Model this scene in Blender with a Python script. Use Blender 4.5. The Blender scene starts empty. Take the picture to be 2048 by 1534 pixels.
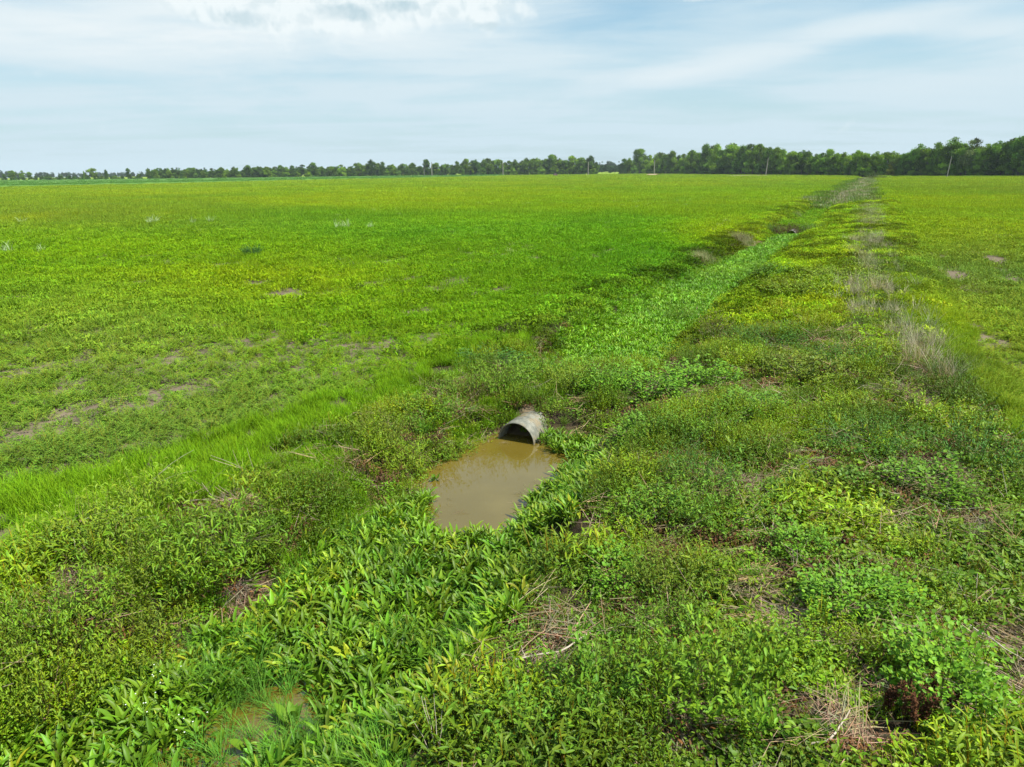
import bpy, math, numpy as np
from mathutils import Vector, Matrix
R_ = math.radians
scene = bpy.context.scene
rng = np.random.default_rng(7)

# ------------------------------------------------------------------ camera
H = 6.0; FPX = 1420.0
PITCH = math.atan(426/1420); ROLL = -math.atan(0.010)
Fv = np.array([0, math.cos(PITCH), -math.sin(PITCH)])
R0 = np.array([1., 0, 0]); U0 = np.cross(R0, Fv)
Rv = R0*math.cos(ROLL) + U0*math.sin(ROLL); Uv = -R0*math.sin(ROLL) + U0*math.cos(ROLL)
cam_d = bpy.data.cameras.new('camera'); cam = bpy.data.objects.new('camera', cam_d)
scene.collection.objects.link(cam); scene.camera = cam
cam_d.sensor_width = 36; cam_d.lens = 36*FPX/2048; cam_d.clip_end = 8000; cam_d.clip_start = 0.1
cam.matrix_world = Matrix(((Rv[0], Uv[0], -Fv[0], 0), (Rv[1], Uv[1], -Fv[1], 0), (Rv[2], Uv[2], -Fv[2], H), (0, 0, 0, 1)))

# ------------------------------------------------------------------ world, sun, exposure
SUN_EL, SUN_AZ = 58, 115          # azimuth clockwise from +Y
scene.view_settings.view_transform = 'Standard'; scene.view_settings.look = 'None'
scene.view_settings.exposure = 0.64; scene.view_settings.gamma = 1
W = bpy.data.worlds.new('World'); scene.world = W; W.use_nodes = True
wt = W.node_tree; wt.nodes.clear()
def node(t, typ, **kw):
    n = t.nodes.new(typ)
    for k, v in kw.items(): setattr(n, k, v)
    return n
def lk(t, a, b): t.links.new(a, b)
def mth(t, op, a, b=None, c=None, clamp=False):
    n = node(t, 'ShaderNodeMath', operation=op, use_clamp=clamp)
    for i, v in enumerate((a, b, c)):
        if v is None: continue
        if isinstance(v, (int, float)): n.inputs[i].default_value = v
        else: lk(t, v, n.inputs[i])
    return n.outputs[0]
def mixc(t, f, a, b, blend='MIX'):
    n = node(t, 'ShaderNodeMix', data_type='RGBA', blend_type=blend)
    for s, v in ((0, f), (6, a), (7, b)):
        if isinstance(v, (int, float)): n.inputs[s].default_value = v
        elif isinstance(v, tuple): n.inputs[s].default_value = (*v[:3], 1)
        else: lk(t, v, n.inputs[s])
    return n.outputs[2]
def noise(t, vec, scale, detail=4, rough=.5, dist=0):
    n = node(t, 'ShaderNodeTexNoise')
    if vec is not None: lk(t, vec, n.inputs['Vector'])
    n.inputs['Scale'].default_value = scale; n.inputs['Detail'].default_value = detail
    n.inputs['Roughness'].default_value = rough; n.inputs['Distortion'].default_value = dist
    return n.outputs['Fac']
def smooth(t, v, a, b, lo=0, hi=1):
    n = node(t, 'ShaderNodeMapRange', interpolation_type='SMOOTHSTEP')
    lk(t, v, n.inputs[0])
    for i, q in enumerate((a, b, lo, hi)): n.inputs[i+1].default_value = q
    return n.outputs[0]
sky = node(wt, 'ShaderNodeTexSky', sky_type='NISHITA', sun_disc=False)
sky.sun_elevation = R_(SUN_EL); sky.sun_rotation = R_(SUN_AZ); sky.air_density = 1.0; sky.dust_density = 1.5; sky.ozone_density = 1.2
tc = node(wt, 'ShaderNodeTexCoord'); sx = node(wt, 'ShaderNodeSeparateXYZ'); lk(wt, tc.outputs['Generated'], sx.inputs[0])
X, Y, Z = sx.outputs
Zp = mth(wt, 'MAXIMUM', Z, 0.0)
den = mth(wt, 'ADD', Zp, 0.06)
cx = mth(wt, 'DIVIDE', X, den); cy = mth(wt, 'DIVIDE', Y, den)
cb = node(wt, 'ShaderNodeCombineXYZ'); lk(wt, cx, cb.inputs[0]); lk(wt, cy, cb.inputs[1]); cloudplane = cb.outputs[0]
mp = node(wt, 'ShaderNodeMapping'); lk(wt, cloudplane, mp.inputs[0]); mp.inputs['Rotation'].default_value = (0, 0, R_(12)); mp.inputs['Scale'].default_value = (.30, .85, 1)
cir = noise(wt, mp.outputs[0], 1.3, 5, .55, .35)
cir2 = noise(wt, mp.outputs[0], .25, 4, .5, .3)
az = mth(wt, 'ARCTAN2', X, Y); el = mth(wt, 'ARCSINE', Z)
ab = node(wt, 'ShaderNodeCombineXYZ'); lk(wt, az, ab.inputs[0]); lk(wt, el, ab.inputs[1]); azel = ab.outputs[0]
ms = node(wt, 'ShaderNodeMapping'); lk(wt, azel, ms.inputs[0]); ms.inputs['Rotation'].default_value = (0, 0, R_(-7)); ms.inputs['Scale'].default_value = (3.2, 20, 1)
fine = noise(wt, ms.outputs[0], 1.0, 7, .6, .4); cir = mth(wt, 'ADD', mth(wt, 'MULTIPLY', cir, .4), mth(wt, 'MULTIPLY', fine, .6))
def ell(u0, e0, ru, re, tilt=0):
    m = node(wt, 'ShaderNodeMapping', vector_type='TEXTURE')
    lk(wt, azel, m.inputs[0]); m.inputs['Location'].default_value = (u0, e0, 0); m.inputs['Rotation'].default_value = (0, 0, tilt)
    m.inputs['Scale'].default_value = (ru, re, 1)
    l = node(wt, 'ShaderNodeVectorMath', operation='LENGTH'); lk(wt, m.outputs[0], l.inputs[0])
    return smooth(wt, l.outputs['Value'], 1.0, 0.0)
def dirpx(u, v):
    d = Fv + (u-1024)/FPX*Rv - (v-767)/FPX*Uv; d = d/np.linalg.norm(d)
    return math.atan2(d[0], d[1]), math.asin(d[2])
def pell(u, v, ru, rv, tilt=0):
    a, e = dirpx(u, v); return ell(a, e, ru/1480, rv/1480, tilt)
def msum(lst):
    s = lst[0]
    for q in lst[1:]: s = mth(wt, 'ADD', s, q)
    return s
veil = msum([mth(wt, 'MULTIPLY', pell(*a), w) for a, w in (
    ((150, 75, 520, 70, -.02), .7), ((650, 20, 620, 90, 0), .9), ((1320, 155, 420, 30, .12), .35), ((1750, 50, 520, 34, .14), .35), ((1000, 130, 700, 120, .0), .2),
    ((1900, 160, 380, 90, .1), .18), ((600, 60, 420, 80, 0), .3), ((2020, 70, 200, 40, -.1), .25), ((300, 210, 700, 60, 0), .12))])
streak = smooth(wt, mth(wt, 'ADD', mth(wt, 'MULTIPLY', cir, 1.0), mth(wt, 'MULTIPLY', cir2, .35)), .48, .92)
hz = smooth(wt, el, 0.0, .22, 1, 0)                      # whiteness towards the horizon (thin high cloud seen edge-on)
gap1 = pell(130, 18, 230, 32, -.03); gap2 = pell(1230, 30, 260, 80, 0)
v0 = mth(wt, 'ADD', mth(wt, 'MULTIPLY', streak, .6), mth(wt, 'ADD', .32, mth(wt, 'MULTIPLY', hz, .42)))
v1 = mth(wt, 'ADD', v0, mth(wt, 'MULTIPLY', veil, mth(wt, 'ADD', .35, mth(wt, 'MULTIPLY', cir, 1.3))))
v2 = mth(wt, 'SUBTRACT', v1, mth(wt, 'MULTIPLY', mth(wt, 'ADD', mth(wt, 'MULTIPLY', gap1, .8), mth(wt, 'MULTIPLY', gap2, .45)), .4), clamp=True)
skyc = mixc(wt, 1.0, sky.outputs[0], (.073, .114, .120), 'MULTIPLY')
c0 = mixc(wt, v2, skyc, (.50, .625, .69))
c1 = mixc(wt, mth(wt, 'MULTIPLY', veil, mth(wt, 'ADD', .2, mth(wt, 'MULTIPLY', smooth(wt, cir, .38, .6), 1.1)), clamp=True), c0, (.68, .735, .755))
# cumulus heads at the top
cn = noise(wt, azel, 30, 6, .56, .25); cn2 = noise(wt, azel, 60, 6, .6, .2)
cm = msum([pell(*a) for a in ((985, 25, 130, 62), (905, 5, 100, 40), (790, 30, 150, 60), (620, 35, 190, 70), (480, 15, 150, 60), (700, -20, 260, 80), (400, 10, 120, 40), (1390, -4, 60, 14))])
cm = mth(wt, 'MULTIPLY', cm, 1.0, clamp=True)
cum = smooth(wt, mth(wt, 'ADD', mth(wt, 'MULTIPLY', cn, 1.5), mth(wt, 'MULTIPLY', cm, .8)), .95, 1.55)
dk = msum([pell(*a) for a in ((490, 38, 90, 26), (690, 25, 110, 28), (800, 12, 70, 20), (985, 52, 80, 16))])
mu = node(wt, 'ShaderNodeMapping'); lk(wt, azel, mu.inputs[0]); mu.inputs['Location'].default_value = (.003, .011, 0)
cnu = noise(wt, mu.outputs[0], 30, 6, .56, .25); under = smooth(wt, mth(wt, 'SUBTRACT', cnu, cn), -.03, .14)
dkf = mth(wt, 'MULTIPLY', smooth(wt, mth(wt, 'ADD', mth(wt, 'MULTIPLY', cn2, .7), mth(wt, 'MULTIPLY', dk, .6)), .5, .95), .75)
dkf = mth(wt, 'ADD', dkf, mth(wt, 'MULTIPLY', under, .42), clamp=True)
cc = mixc(wt, dkf, (.70, .76, .775), (.42, .545, .60))
c2 = mixc(wt, mth(wt, 'MULTIPLY', cum, .9), c1, cc)
bg = node(wt, 'ShaderNodeBackground'); lk(wt, c2, bg.inputs[0]); bg.inputs[1].default_value = .82
wo = node(wt, 'ShaderNodeOutputWorld'); lk(wt, bg.outputs[0], wo.inputs[0])

sun_d = bpy.data.lights.new('sun', 'SUN'); sun = bpy.data.objects.new('sun', sun_d); scene.collection.objects.link(sun)
sun_d.energy = 4.7; sun_d.angle = R_(1.5); sun_d.color = (1, .955, .88)
sd = Vector((math.sin(R_(SUN_AZ))*math.cos(R_(SUN_EL)), math.cos(R_(SUN_AZ))*math.cos(R_(SUN_EL)), math.sin(R_(SUN_EL))))
sun.rotation_euler = sd.to_track_quat('Z', 'Y').to_euler(); sun.location = (0, 0, 50)
scene.cycles.max_bounces = 6; scene.cycles.transparent_max_bounces = 4; scene.cycles.volume_bounces = 0

# ------------------------------------------------------------------ helpers
def at(u, v, z=0.0):
    u = np.asarray(u, float); v = np.asarray(v, float)
    d = [Fv[i] + (u-1024)/FPX*Rv[i] - (v-767)/FPX*Uv[i] for i in range(3)]
    k = (z-H)/d[2]; return d[0]*k, d[1]*k
def topx(x, y, z=0.0):
    dz = z-H; w = y*Fv[1] + dz*Fv[2]; w = np.where(w < .1, .1, w)
    a = x*Rv[0] + y*Rv[1] + dz*Rv[2]; b = x*Uv[0] + y*Uv[1] + dz*Uv[2]
    return 1024 + FPX*a/w, 767 - FPX*b/w
def h2(ix, iy, s):
    n = (ix.astype(np.int64)*374761393 + iy.astype(np.int64)*668265263 + s*1274126177) & 0x7fffffff
    n = ((n ^ (n >> 13))*1274126177) & 0x7fffffff
    return ((n ^ (n >> 16)) & 0xffff)/65535.0
def vn(x, y, sc, s=0):
    x = np.asarray(x, float)*sc + 1000; y = np.asarray(y, float)*sc + 1000
    ix = np.floor(x); iy = np.floor(y); fx = x-ix; fy = y-iy
    fx = fx*fx*(3-2*fx); fy = fy*fy*(3-2*fy)
    a = h2(ix, iy, s); b = h2(ix+1, iy, s); c = h2(ix, iy+1, s); d = h2(ix+1, iy+1, s)
    return (a*(1-fx)+b*fx)*(1-fy) + (c*(1-fx)+d*fx)*fy
def fbm(x, y, sc, s=0, o=4):
    r = 0; a = .5; tot = 0
    for k in range(o):
        r = r + a*vn(x, y, sc*2**k, s+k*17); tot += a; a *= .55
    return r/tot
def sst(v, a, b):
    t = np.clip((v-a)/(b-a), 0, 1); return t*t*(3-2*t)
def inpoly(x, y, P):
    c = np.zeros(np.shape(x), bool); n = len(P)
    for i in range(n):
        x1, y1 = P[i]; x2, y2 = P[(i+1) % n]
        if y1 == y2: continue
        m = ((y1 > y) != (y2 > y)) & (x < (x2-x1)*(y-y1)/(y2-y1) + x1); c ^= m
    return c
def dpoly(x, y, P):                       # signed distance, negative inside
    d = np.full(np.shape(x), 1e9)
    for i in range(len(P)):
        a = np.array(P[i]); b = np.array(P[(i+1) % len(P)]); e = b-a
        t = np.clip(((x-a[0])*e[0] + (y-a[1])*e[1])/(e@e+1e-12), 0, 1)
        d = np.minimum(d, np.hypot(x-a[0]-t*e[0], y-a[1]-t*e[1]))
    return np.where(inpoly(x, y, P), -d, d)
def wpoly(pts, z=0.0):
    return [tuple(float(q) for q in at(u, v, z)) for u, v in pts]

WATER = -0.60
POND = wpoly([(1000, 872), (1065, 880), (1135, 920), (1120, 945), (1062, 985), (1050, 1025), (1000, 1050), (930, 1053), (868, 1028), (852, 978), (902, 925), (955, 905)], WATER)
POOL2 = wpoly([(505, 1395), (600, 1385), (650, 1410), (615, 1480), (500, 1540), (380, 1600), (300, 1590), (410, 1500)], WATER)
POOL3 = wpoly([(1045, 1128), (1090, 1126), (1082, 1142), (1048, 1142)], WATER)
YC = np.array([-60, -6, 7, 14.3, 16.8, 24.5, 76.9, 244, 378, 3000.]); XC = np.array([-33, -8.6, -3.6, -.6, .2, 3.4, 29.9, 112.7, 180, 1500.])
def xc(y): return np.interp(y, YC, XC)
def tt(x, y): return (x-xc(y))*.9
def hgt(x, y):
    t = tt(x, y); at_ = np.abs(t)
    jig = (fbm(x, y, .35, 3)-.5)
    ditch = 1-sst(at_ + jig*1.0, 1.25, 2.9)
    # crossings over the culverts
    up = y*.89 + x*.45
    def cross(y0, y1, e): return sst(y, y0-e, y0+e*.3)*(1-sst(y, y1-e*.3, y1+e))
    cr = np.maximum(cross(17.75, 21.4, .8), cross(78, 83, 1.5)); cr = np.maximum(cr, cross(118, 121, 2)*.8)
    fadefar = 1-.5*sst(y, 60, 200)
    z = -0.72*ditch*(1-cr*.95)*fadefar
    dp = dpoly(x, y, POND) + jig*.3
    bw = np.interp(y, [16.3, 17.2], [1.9, 1.0])
    z = np.minimum(z, -.95 + sst(dp, -.25, bw)*1.0 + .3*(dp > 1.9)*0 + np.maximum(dp-1.9, 0)*5)
    for P in (POOL2, POOL3):
        d2 = dpoly(x, y, P); z = np.where(d2 < .6, np.minimum(z, -.85 + .25*sst(d2, -.2, .6)), z)
    # spoil bank on the right
    rb = sst(t, 2.2, 7.5)*(1-sst(t, 9.5, 12.5))
    z = z + rb*(.42 + .35*(fbm(x, y, .22, 9)-.5))*(1-.3*sst(y, 120, 260))
    lb = sst(-t, 2.0, 3.2)*(1-sst(-t, 4.2, 6)); z = z + lb*.08
    nearf = 1-sst(y, 60, 160)
    z = z + nearf*(fbm(x, y, .6, 21)-.5)*.42*np.where(t < -5, .5, 1)*(1-.7*ditch) + nearf*(fbm(x, y, 2.2, 31)-.5)*.06
    return z

def mkmesh(name, V, Fq, mats=(), attrs=None, midx=None, smoothf=False):
    V = np.asarray(V, np.float32).reshape(-1, 3); Fq = np.asarray(Fq, np.int32)
    me = bpy.data.meshes.new(name); nf, k = Fq.shape
    me.vertices.add(len(V)); me.vertices.foreach_set('co', V.ravel())
    me.loops.add(nf*k); me.loops.foreach_set('vertex_index', Fq.ravel())
    me.polygons.add(nf); me.polygons.foreach_set('loop_start', np.arange(0, nf*k, k, dtype=np.int32))
    me.polygons.foreach_set('loop_total', np.full(nf, k, np.int32))
    for m in mats: me.materials.append(m)
    if midx is not None: me.polygons.foreach_set('material_index', np.asarray(midx, np.int32))
    if smoothf: me.polygons.foreach_set('use_smooth', np.ones(nf, bool))
    for an, (typ, dat) in (attrs or {}).items():
        a = me.attributes.new(an, typ, 'POINT'); dat = np.asarray(dat)
        if typ == 'FLOAT_COLOR': a.data.foreach_set('color', dat.astype(np.float32).ravel())
        elif typ == 'FLOAT_VECTOR': a.data.foreach_set('vector', dat.astype(np.float32).ravel())
        else: a.data.foreach_set('value', dat.astype(np.int32 if typ == 'INT' else np.float32).ravel())
    me.update(); me.validate(); return me
def obj(name, me, parent=None):
    o = bpy.data.objects.new(name, me); scene.collection.objects.link(o); o.parent = parent; return o
def tag(o, label=None, cat=None, group=None, kind=None):
    if label: o['label'] = label
    if cat: o['category'] = cat
    if group: o['group'] = group
    if kind: o['kind'] = kind
    return o
def empty(name, loc, rz=0, sc=1.0):
    o = bpy.data.objects.new(name, None); scene.collection.objects.link(o); o.location = loc; o.rotation_euler = (0, 0, rz)
    o.scale = (sc,)*3 if isinstance(sc, (int, float)) else sc; o.empty_display_size = .2; return o
def copy_tree(o, parent=None):
    c = o.copy(); scene.collection.objects.link(c); c.parent = parent
    for ch in o.children: copy_tree(ch, c)
    return c

# ------------------------------------------------------------------ materials
def foliage_mat(name, default, rough=.45, spec=.35, trans=.3, inst=True, hue=.0):
    m = bpy.data.materials.new(name); m.use_nodes = True; t = m.node_tree; t.nodes.clear()
    a = node(t, 'ShaderNodeAttribute', attribute_name='col'); col = a.outputs['Color']
    if inst:
        b = node(t, 'ShaderNodeAttribute', attribute_name='tint', attribute_type='INSTANCER')
        col = mixc(t, 1.0, col, b.outputs['Color'], 'MULTIPLY')
    else:
        oi = node(t, 'ShaderNodeObjectInfo')
        col = mixc(t, 1.0, col, oi.outputs['Color'], 'MULTIPLY')
    p = node(t, 'ShaderNodeBsdfPrincipled'); lk(t, col, p.inputs['Base Color'])
    p.inputs['Roughness'].default_value = rough; p.inputs['Specular IOR Level'].default_value = spec
    out = node(t, 'ShaderNodeOutputMaterial')
    if trans > 0:
        tr = node(t, 'ShaderNodeBsdfTranslucent'); lk(t, mixc(t, 1.0, col, (1.25, 1.15, .55), 'MULTIPLY'), tr.inputs[0])
        mx = node(t, 'ShaderNodeMixShader'); mx.inputs[0].default_value = trans
        lk(t, p.outputs[0], mx.inputs[1]); lk(t, tr.outputs[0], mx.inputs[2]); lk(t, mx.outputs[0], out.inputs[0])
    else: lk(t, p.outputs[0], out.inputs[0])
    return m
M_leaf = foliage_mat('leaf', None, .5, .22, .16)
M_gloss = foliage_mat('glossy_leaf', None, .45, .26, .2)
M_matte = foliage_mat('grass_blade', None, .8, .04, .18)
M_straw = foliage_mat('straw', None, .8, .05, .1)
M_leaf_o = foliage_mat('bush_leaf', None, .5, .2, .16, inst=False)
M_stem_o = foliage_mat('stem', None, .8, .05, 0, inst=False)
M_tree = foliage_mat('tree_leaf', None, .9, .02, .15, inst=False)
def simple_mat(name, c1, c2, scale, rough=.8, bump=.0, spec=.2, metal=0, detail=5):
    m = bpy.data.materials.new(name); m.use_nodes = True; t = m.node_tree; p = t.nodes['Principled BSDF']
    g = node(t, 'ShaderNodeTexCoord'); n = noise(t, g.outputs['Object'], scale, detail, .6)
    lk(t, mixc(t, smooth(t, n, .3, .7), c1, c2), p.inputs['Base Color'])
    p.inputs['Roughness'].default_value = rough; p.inputs['Specular IOR Level'].default_value = spec; p.inputs['Metallic'].default_value = metal
    if bump:
        b = node(t, 'ShaderNodeBump'); b.inputs['Strength'].default_value = bump; b.inputs['Distance'].default_value = .02; lk(t, n, b.inputs['Height']); lk(t, b.outputs[0], p.inputs['Normal'])
    return m
M_bark = simple_mat('bark', (.10, .08, .06), (.2, .17, .13), 2)
M_palebark = simple_mat('pale_bark', (.3, .28, .24), (.42, .4, .35), 1)
M_pole = simple_mat('weathered_pole', (.22, .20, .17), (.32, .29, .25), 3)
M_dark = simple_mat('dark_brush', (.05, .035, .03), (.12, .08, .06), 3, bump=.8)
M_redsoil = simple_mat('bare_soil', (.30, .20, .13), (.40, .30, .20), 1.5, bump=.5)

# ------------------------------------------------------------------ blade generator
def blades(base, az, lean, length, width, curve, prof, cpow=1.0, cols=2, fold=.25, droll=0.0):
    """strips growing from base; angle from vertical = lean + curve*t**cpow. returns V(N,S+1,C,3)"""
    base = np.asarray(base, float).reshape(-1, 3); N = len(base)
    def ar(v): return np.broadcast_to(np.asarray(v, float), (N,)).astype(float)
    az, lean, length, width, curve = map(ar, (az, lean, length, width, curve))
    prof = np.asarray(prof, float); S = len(prof)-1
    t = np.linspace(0, 1, S+1); tm = (t[1:]+t[:-1])/2
    th = lean[:, None] + curve[:, None]*tm[None]**cpow
    h = np.sin(th)*length[:, None]/S; v = np.cos(th)*length[:, None]/S
    hh = np.concatenate([np.zeros((N, 1)), np.cumsum(h, 1)], 1); vv = np.concatenate([np.zeros((N, 1)), np.cumsum(v, 1)], 1)
    dx, dy = np.cos(az)[:, None], np.sin(az)[:, None]
    c = np.stack([base[:, 0:1]+dx*hh, base[:, 1:2]+dy*hh, base[:, 2:3]+vv], -1)
    rl = rng.uniform(-1, 1, N)*droll
    side = np.stack([-np.sin(az)*np.cos(rl), np.cos(az)*np.cos(rl), np.sin(rl)], -1)[:, None, :]
    wv = (width[:, None]*prof[None]/2)[..., None]
    if cols == 2: V = np.stack([c-side*wv, c+side*wv], 2)
    else:
        mid = c.copy(); thv = lean[:, None] + curve[:, None]*t[None]**cpow
        nrm = np.stack([-np.cos(thv)*dx, -np.cos(thv)*dy, np.sin(thv)], -1)
        mid = mid - nrm*wv*fold*2
        V = np.stack([c-side*wv, mid, c+side*wv], 2)
    return V
class Geo:
    def __init__(s): s.V = []; s.F = []; s.C = []; s.M = []; s.n = 0
    def add(s, V, col, mi=0):
        N, S1, C, _ = V.shape
        i = np.arange(N)[:, None, None]*S1*C + np.arange(S1-1)[None, :, None]*C + np.arange(C-1)[None, None, :]
        q = np.stack([i, i+1, i+C+1, i+C], -1).reshape(-1, 4) + s.n
        s.V.append(V.reshape(-1, 3)); s.F.append(q); s.M.append(np.full(len(q), mi))
        col = np.broadcast_to(np.asarray(col, float), (N, 3))
        s.C.append(np.repeat(col, S1*C, 0)); s.n += N*S1*C
    def mesh(s, name, mats):
        V = np.concatenate(s.V); C = np.concatenate(s.C); C = np.concatenate([C, np.ones((len(C), 1))], 1)
        return mkmesh(name, V, np.concatenate(s.F), mats, {'col': ('FLOAT_COLOR', C)}, np.concatenate(s.M))
def U(a, b, n): return rng.uniform(a, b, n)
def vcol(n, amt=.25, hue=.15):
    b = 1 + U(-amt, amt, n); h = U(-hue, hue, n)*.8; return np.stack([b*(1+h), b, b*(1-h*1.5).clip(.3)], 1)
def disc(n, r, z0=0, z1=0):
    a = U(0, 2*np.pi, n); q = r*np.sqrt(U(0, 1, n)); return np.stack([np.cos(a)*q, np.sin(a)*q, U(z0, z1, n)], 1)
LEAF = [.25, .8, 1, .75, .05]; GR = [1, .9, .65, .08]; HEART = [.55, 1.0, .8, .05]

# plants ---------------------------------------------------------------
def g_arrow(G, n=12, h=(.26, .48), w=(.03, .06), r=.07):
    prof = [.12, .10, .09, .10, .45, .95, 1, .7, .06]
    V = blades(disc(n, r, -.08, -.02), U(0, 6.28, n), U(.02, .35, n), U(*h, n), U(*w, n), U(.5, 2.6, n), prof, 2.4, 3, .25, .6)
    G.add(V, vcol(n, .4, .14))
def g_bigleaf(G, n=8, h=(.35, .6)):
    prof = [.06, .05, .05, .3, .85, 1, .9, .55, .05]
    G.add(blades(disc(n, .06), U(0, 6.28, n), U(.15, .6, n), U(*h, n), U(.12, .17, n), U(.3, 1.5, n), prof, 2, 3, .2, .5), vcol(n, .15, .1))
def g_grass(G, n=55, r=.14, h=(.18, .4), w=(.006, .011), lean=.5, cur=(.3, 1.6)):
    G.add(blades(disc(n, r), U(0, 6.28, n), U(0, lean, n), U(*h, n), U(*w, n), U(*cur, n), GR, 1.3, 2), vcol(n, .22, .12))
def g_vine(G, n=75, r=.26, hh=.16, s=(.04, .07)):
    b = disc(n, r); rr = np.hypot(b[:, 0], b[:, 1])/r; b[:, 2] = (1-rr**2)*hh*U(.45, 1, n) + U(.0, .05, n)
    L = U(*s, n); G.add(blades(b, U(0, 6.28, n), U(.7, 1.5, n), L, L*U(.75, 1., n), U(.1, .9, n), HEART, 1, 3, .12, .6), vcol(n, .3, .16))
    k = 14; G.add(blades(disc(k, r*.8, 0, hh*.5), U(0, 6.28, k), U(.6, 1.5, k), U(.1, .3, k), .004, U(-.5, .5, k), [1, 1, .8], 1, 2), vcol(k, .3)*np.array([1.5, .8, .9]))
def g_feather(G, ns=6, r=.05, h=(.25, .5), pin=9, pl=.09, pw=.016):
    b = disc(ns, r); a = U(0, 6.28, ns); ln = U(.3, 1.0, ns); L = U(*h, ns); cu = U(.2, .8, ns)
    S = blades(b, a, ln, L, .007, cu, [1]*9, 1, 2); G.add(S, vcol(ns, .2)*np.array([1.3, .8, .8]))
    cpt = S.mean(2)                                   # (ns,9,3)
    for j in range(2, 9):
        for sgn in (-1, 1):
            k = 1; P = cpt[:, j]; n = ns
            G.add(blades(P, a+sgn*U(.9, 1.3, n), U(1.1, 1.6, n), pl*U(.7, 1.2, n)*(1-.05*j), pw, U(-.1, .5, n), [.4, 1, .8, .1], 1, 2, droll=.4), vcol(n, .2, .1))
def g_weed(G, ns=14, r=.16, h=(.25, .5), nl=9, ll=(.04, .08), lw=.28, dome=True, stemcol=(1.15, .75, .6), lean=.6, leafc=None, sm=0, lm=0):
    b = disc(ns, r); rr = np.hypot(b[:, 0], b[:, 1])/r; a = np.arctan2(b[:, 1], b[:, 0]) + U(-.8, .8, ns)
    L = U(*h, ns)*(1-.35*rr**2 if dome else 1)
    S = blades(b, a, rr*lean*U(.4, 1.2, ns), L, .006, U(-.1, .6, ns), [1]*8+[.6], 1, 2); G.add(S, vcol(ns, .25)*np.array(stemcol), sm)
    c = S.mean(2)
    idx = np.linspace(2, 8, nl)
    for j in idx:
        i0 = int(j); f = j-i0; P = c[:, i0]*(1-f) + c[:, min(i0+1, 8)]*f; n = ns
        l = U(*ll, n); G.add(blades(P, U(0, 6.28, n), U(.3, 1.3, n), l, l*lw, U(.2, 1.2, n), LEAF, 1, 3, .2, .5), vcol(n, .28, .2) if leafc is None else vcol(n, .28, .2)*leafc, lm)
def g_straw(G, n=70, r=.3, l=(.25, .6), w=(.006, .012), spread=.7, z=(0.0, .09)):
    b = disc(n, r, *z); a = np.where(rng.random(n) < .5, 0, np.pi) + rng.normal(0, spread, n)
    G.add(blades(b, a, U(1.4, 1.66, n), U(*l, n), U(*w, n), U(-.35, .5, n), [1, 1, 1, .6], 1, 2, droll=1.2), vcol(n, .4, .08))
def g_drytall(G, n=40, r=.18, h=(.4, .9), w=(.004, .008), lean=.6):
    G.add(blades(disc(n, r), U(0, 6.28, n), U(0, lean, n), U(*h, n), U(*w, n), U(-.1, .9, n), [1, 1, .9, .5], 1, 2), vcol(n, .4, .08))
def g_mid(G, n=90, r=.42, h=(.12, .34), w=(.012, .022)):
    G.add(blades(disc(n, r, 0, .05), U(0, 6.28, n), U(0, 1.0, n), U(*h, n), U(*w, n), U(.2, 1.4, n), GR, 1.2, 2), vcol(n, .3, .15))
def g_midleaf(G, n=130, r=.42, hh=.25, l=(.05, .12)):
    b = disc(n, r); b[:, 2] = U(.02, 1, n)**.6*hh*(1-(np.hypot(b[:, 0], b[:, 1])/r)**2*.6)
    L = U(*l, n); G.add(blades(b, U(0, 6.28, n), U(.3, 1.5, n), L, L*.4, U(0, .8, n), LEAF, 1, 2, droll=.6), vcol(n, .3, .18))
def g_far(G, n=120, r=1.3, h=(.2, .5), w=(.03, .06)):
    G.add(blades(disc(n, r, -.03, .05), U(0, 6.28, n), U(0, .7, n), U(*h, n), U(*w, n), U(.1, 1.0, n), [1, .9, .1], 1, 2), vcol(n, .25, .15))

PROTO = {}
def protos(key, fn, k, mats, **kw):
    col = bpy.data.collections.new('stock_'+key); out = []
    for i in range(k):
        G = Geo(); fn(G, **kw); me = G.mesh(key+'_shape', mats)
        o = bpy.data.objects.new('%s_stock_%02d' % (key, i), me); col.objects.link(o)
    PROTO[key] = (col, k)
protos('arrow', g_arrow, 8, [M_gloss]); protos('arrowtall', g_arrow, 4, [M_leaf], n=10, h=(.45, .65), w=(.03, .05))
protos('grass', g_grass, 5, [M_matte]); protos('tallgrass', g_grass, 4, [M_matte], n=60, r=.1, h=(.35, .7), w=(.007, .012), cur=(.4, 1.9))
protos('vine', g_vine, 6, [M_leaf]); protos('vinesmall', g_vine, 4, [M_leaf], n=110, s=(.022, .042), hh=.2)
protos('feather', g_feather, 6, [M_matte]); protos('weed', g_weed, 6, [M_leaf])
protos('weedfine', g_weed, 5, [M_leaf], ns=22, nl=9, ll=(.025, .05), lw=.3)
protos('smart', g_weed, 5, [M_leaf], ns=12, nl=7, ll=(.07, .12), lw=.2, r=.2, stemcol=(1.3, .65, .5), lean=.9)
protos('straw', g_straw, 5, [M_straw]); protos('drytall', g_drytall, 5, [M_straw]); protos('twig', g_straw, 4, [M_straw], n=14, l=(.2, .8), w=(.005, .01), spread=1.5, z=(.05, .2))
protos('mid', g_mid, 5, [M_matte]); protos('midleaf', g_midleaf, 5, [M_matte]); protos('far', g_far, 5, [M_matte])
protos('drymid', g_mid, 4, [M_straw], n=60, h=(.3, .6), w=(.008, .014))

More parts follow.
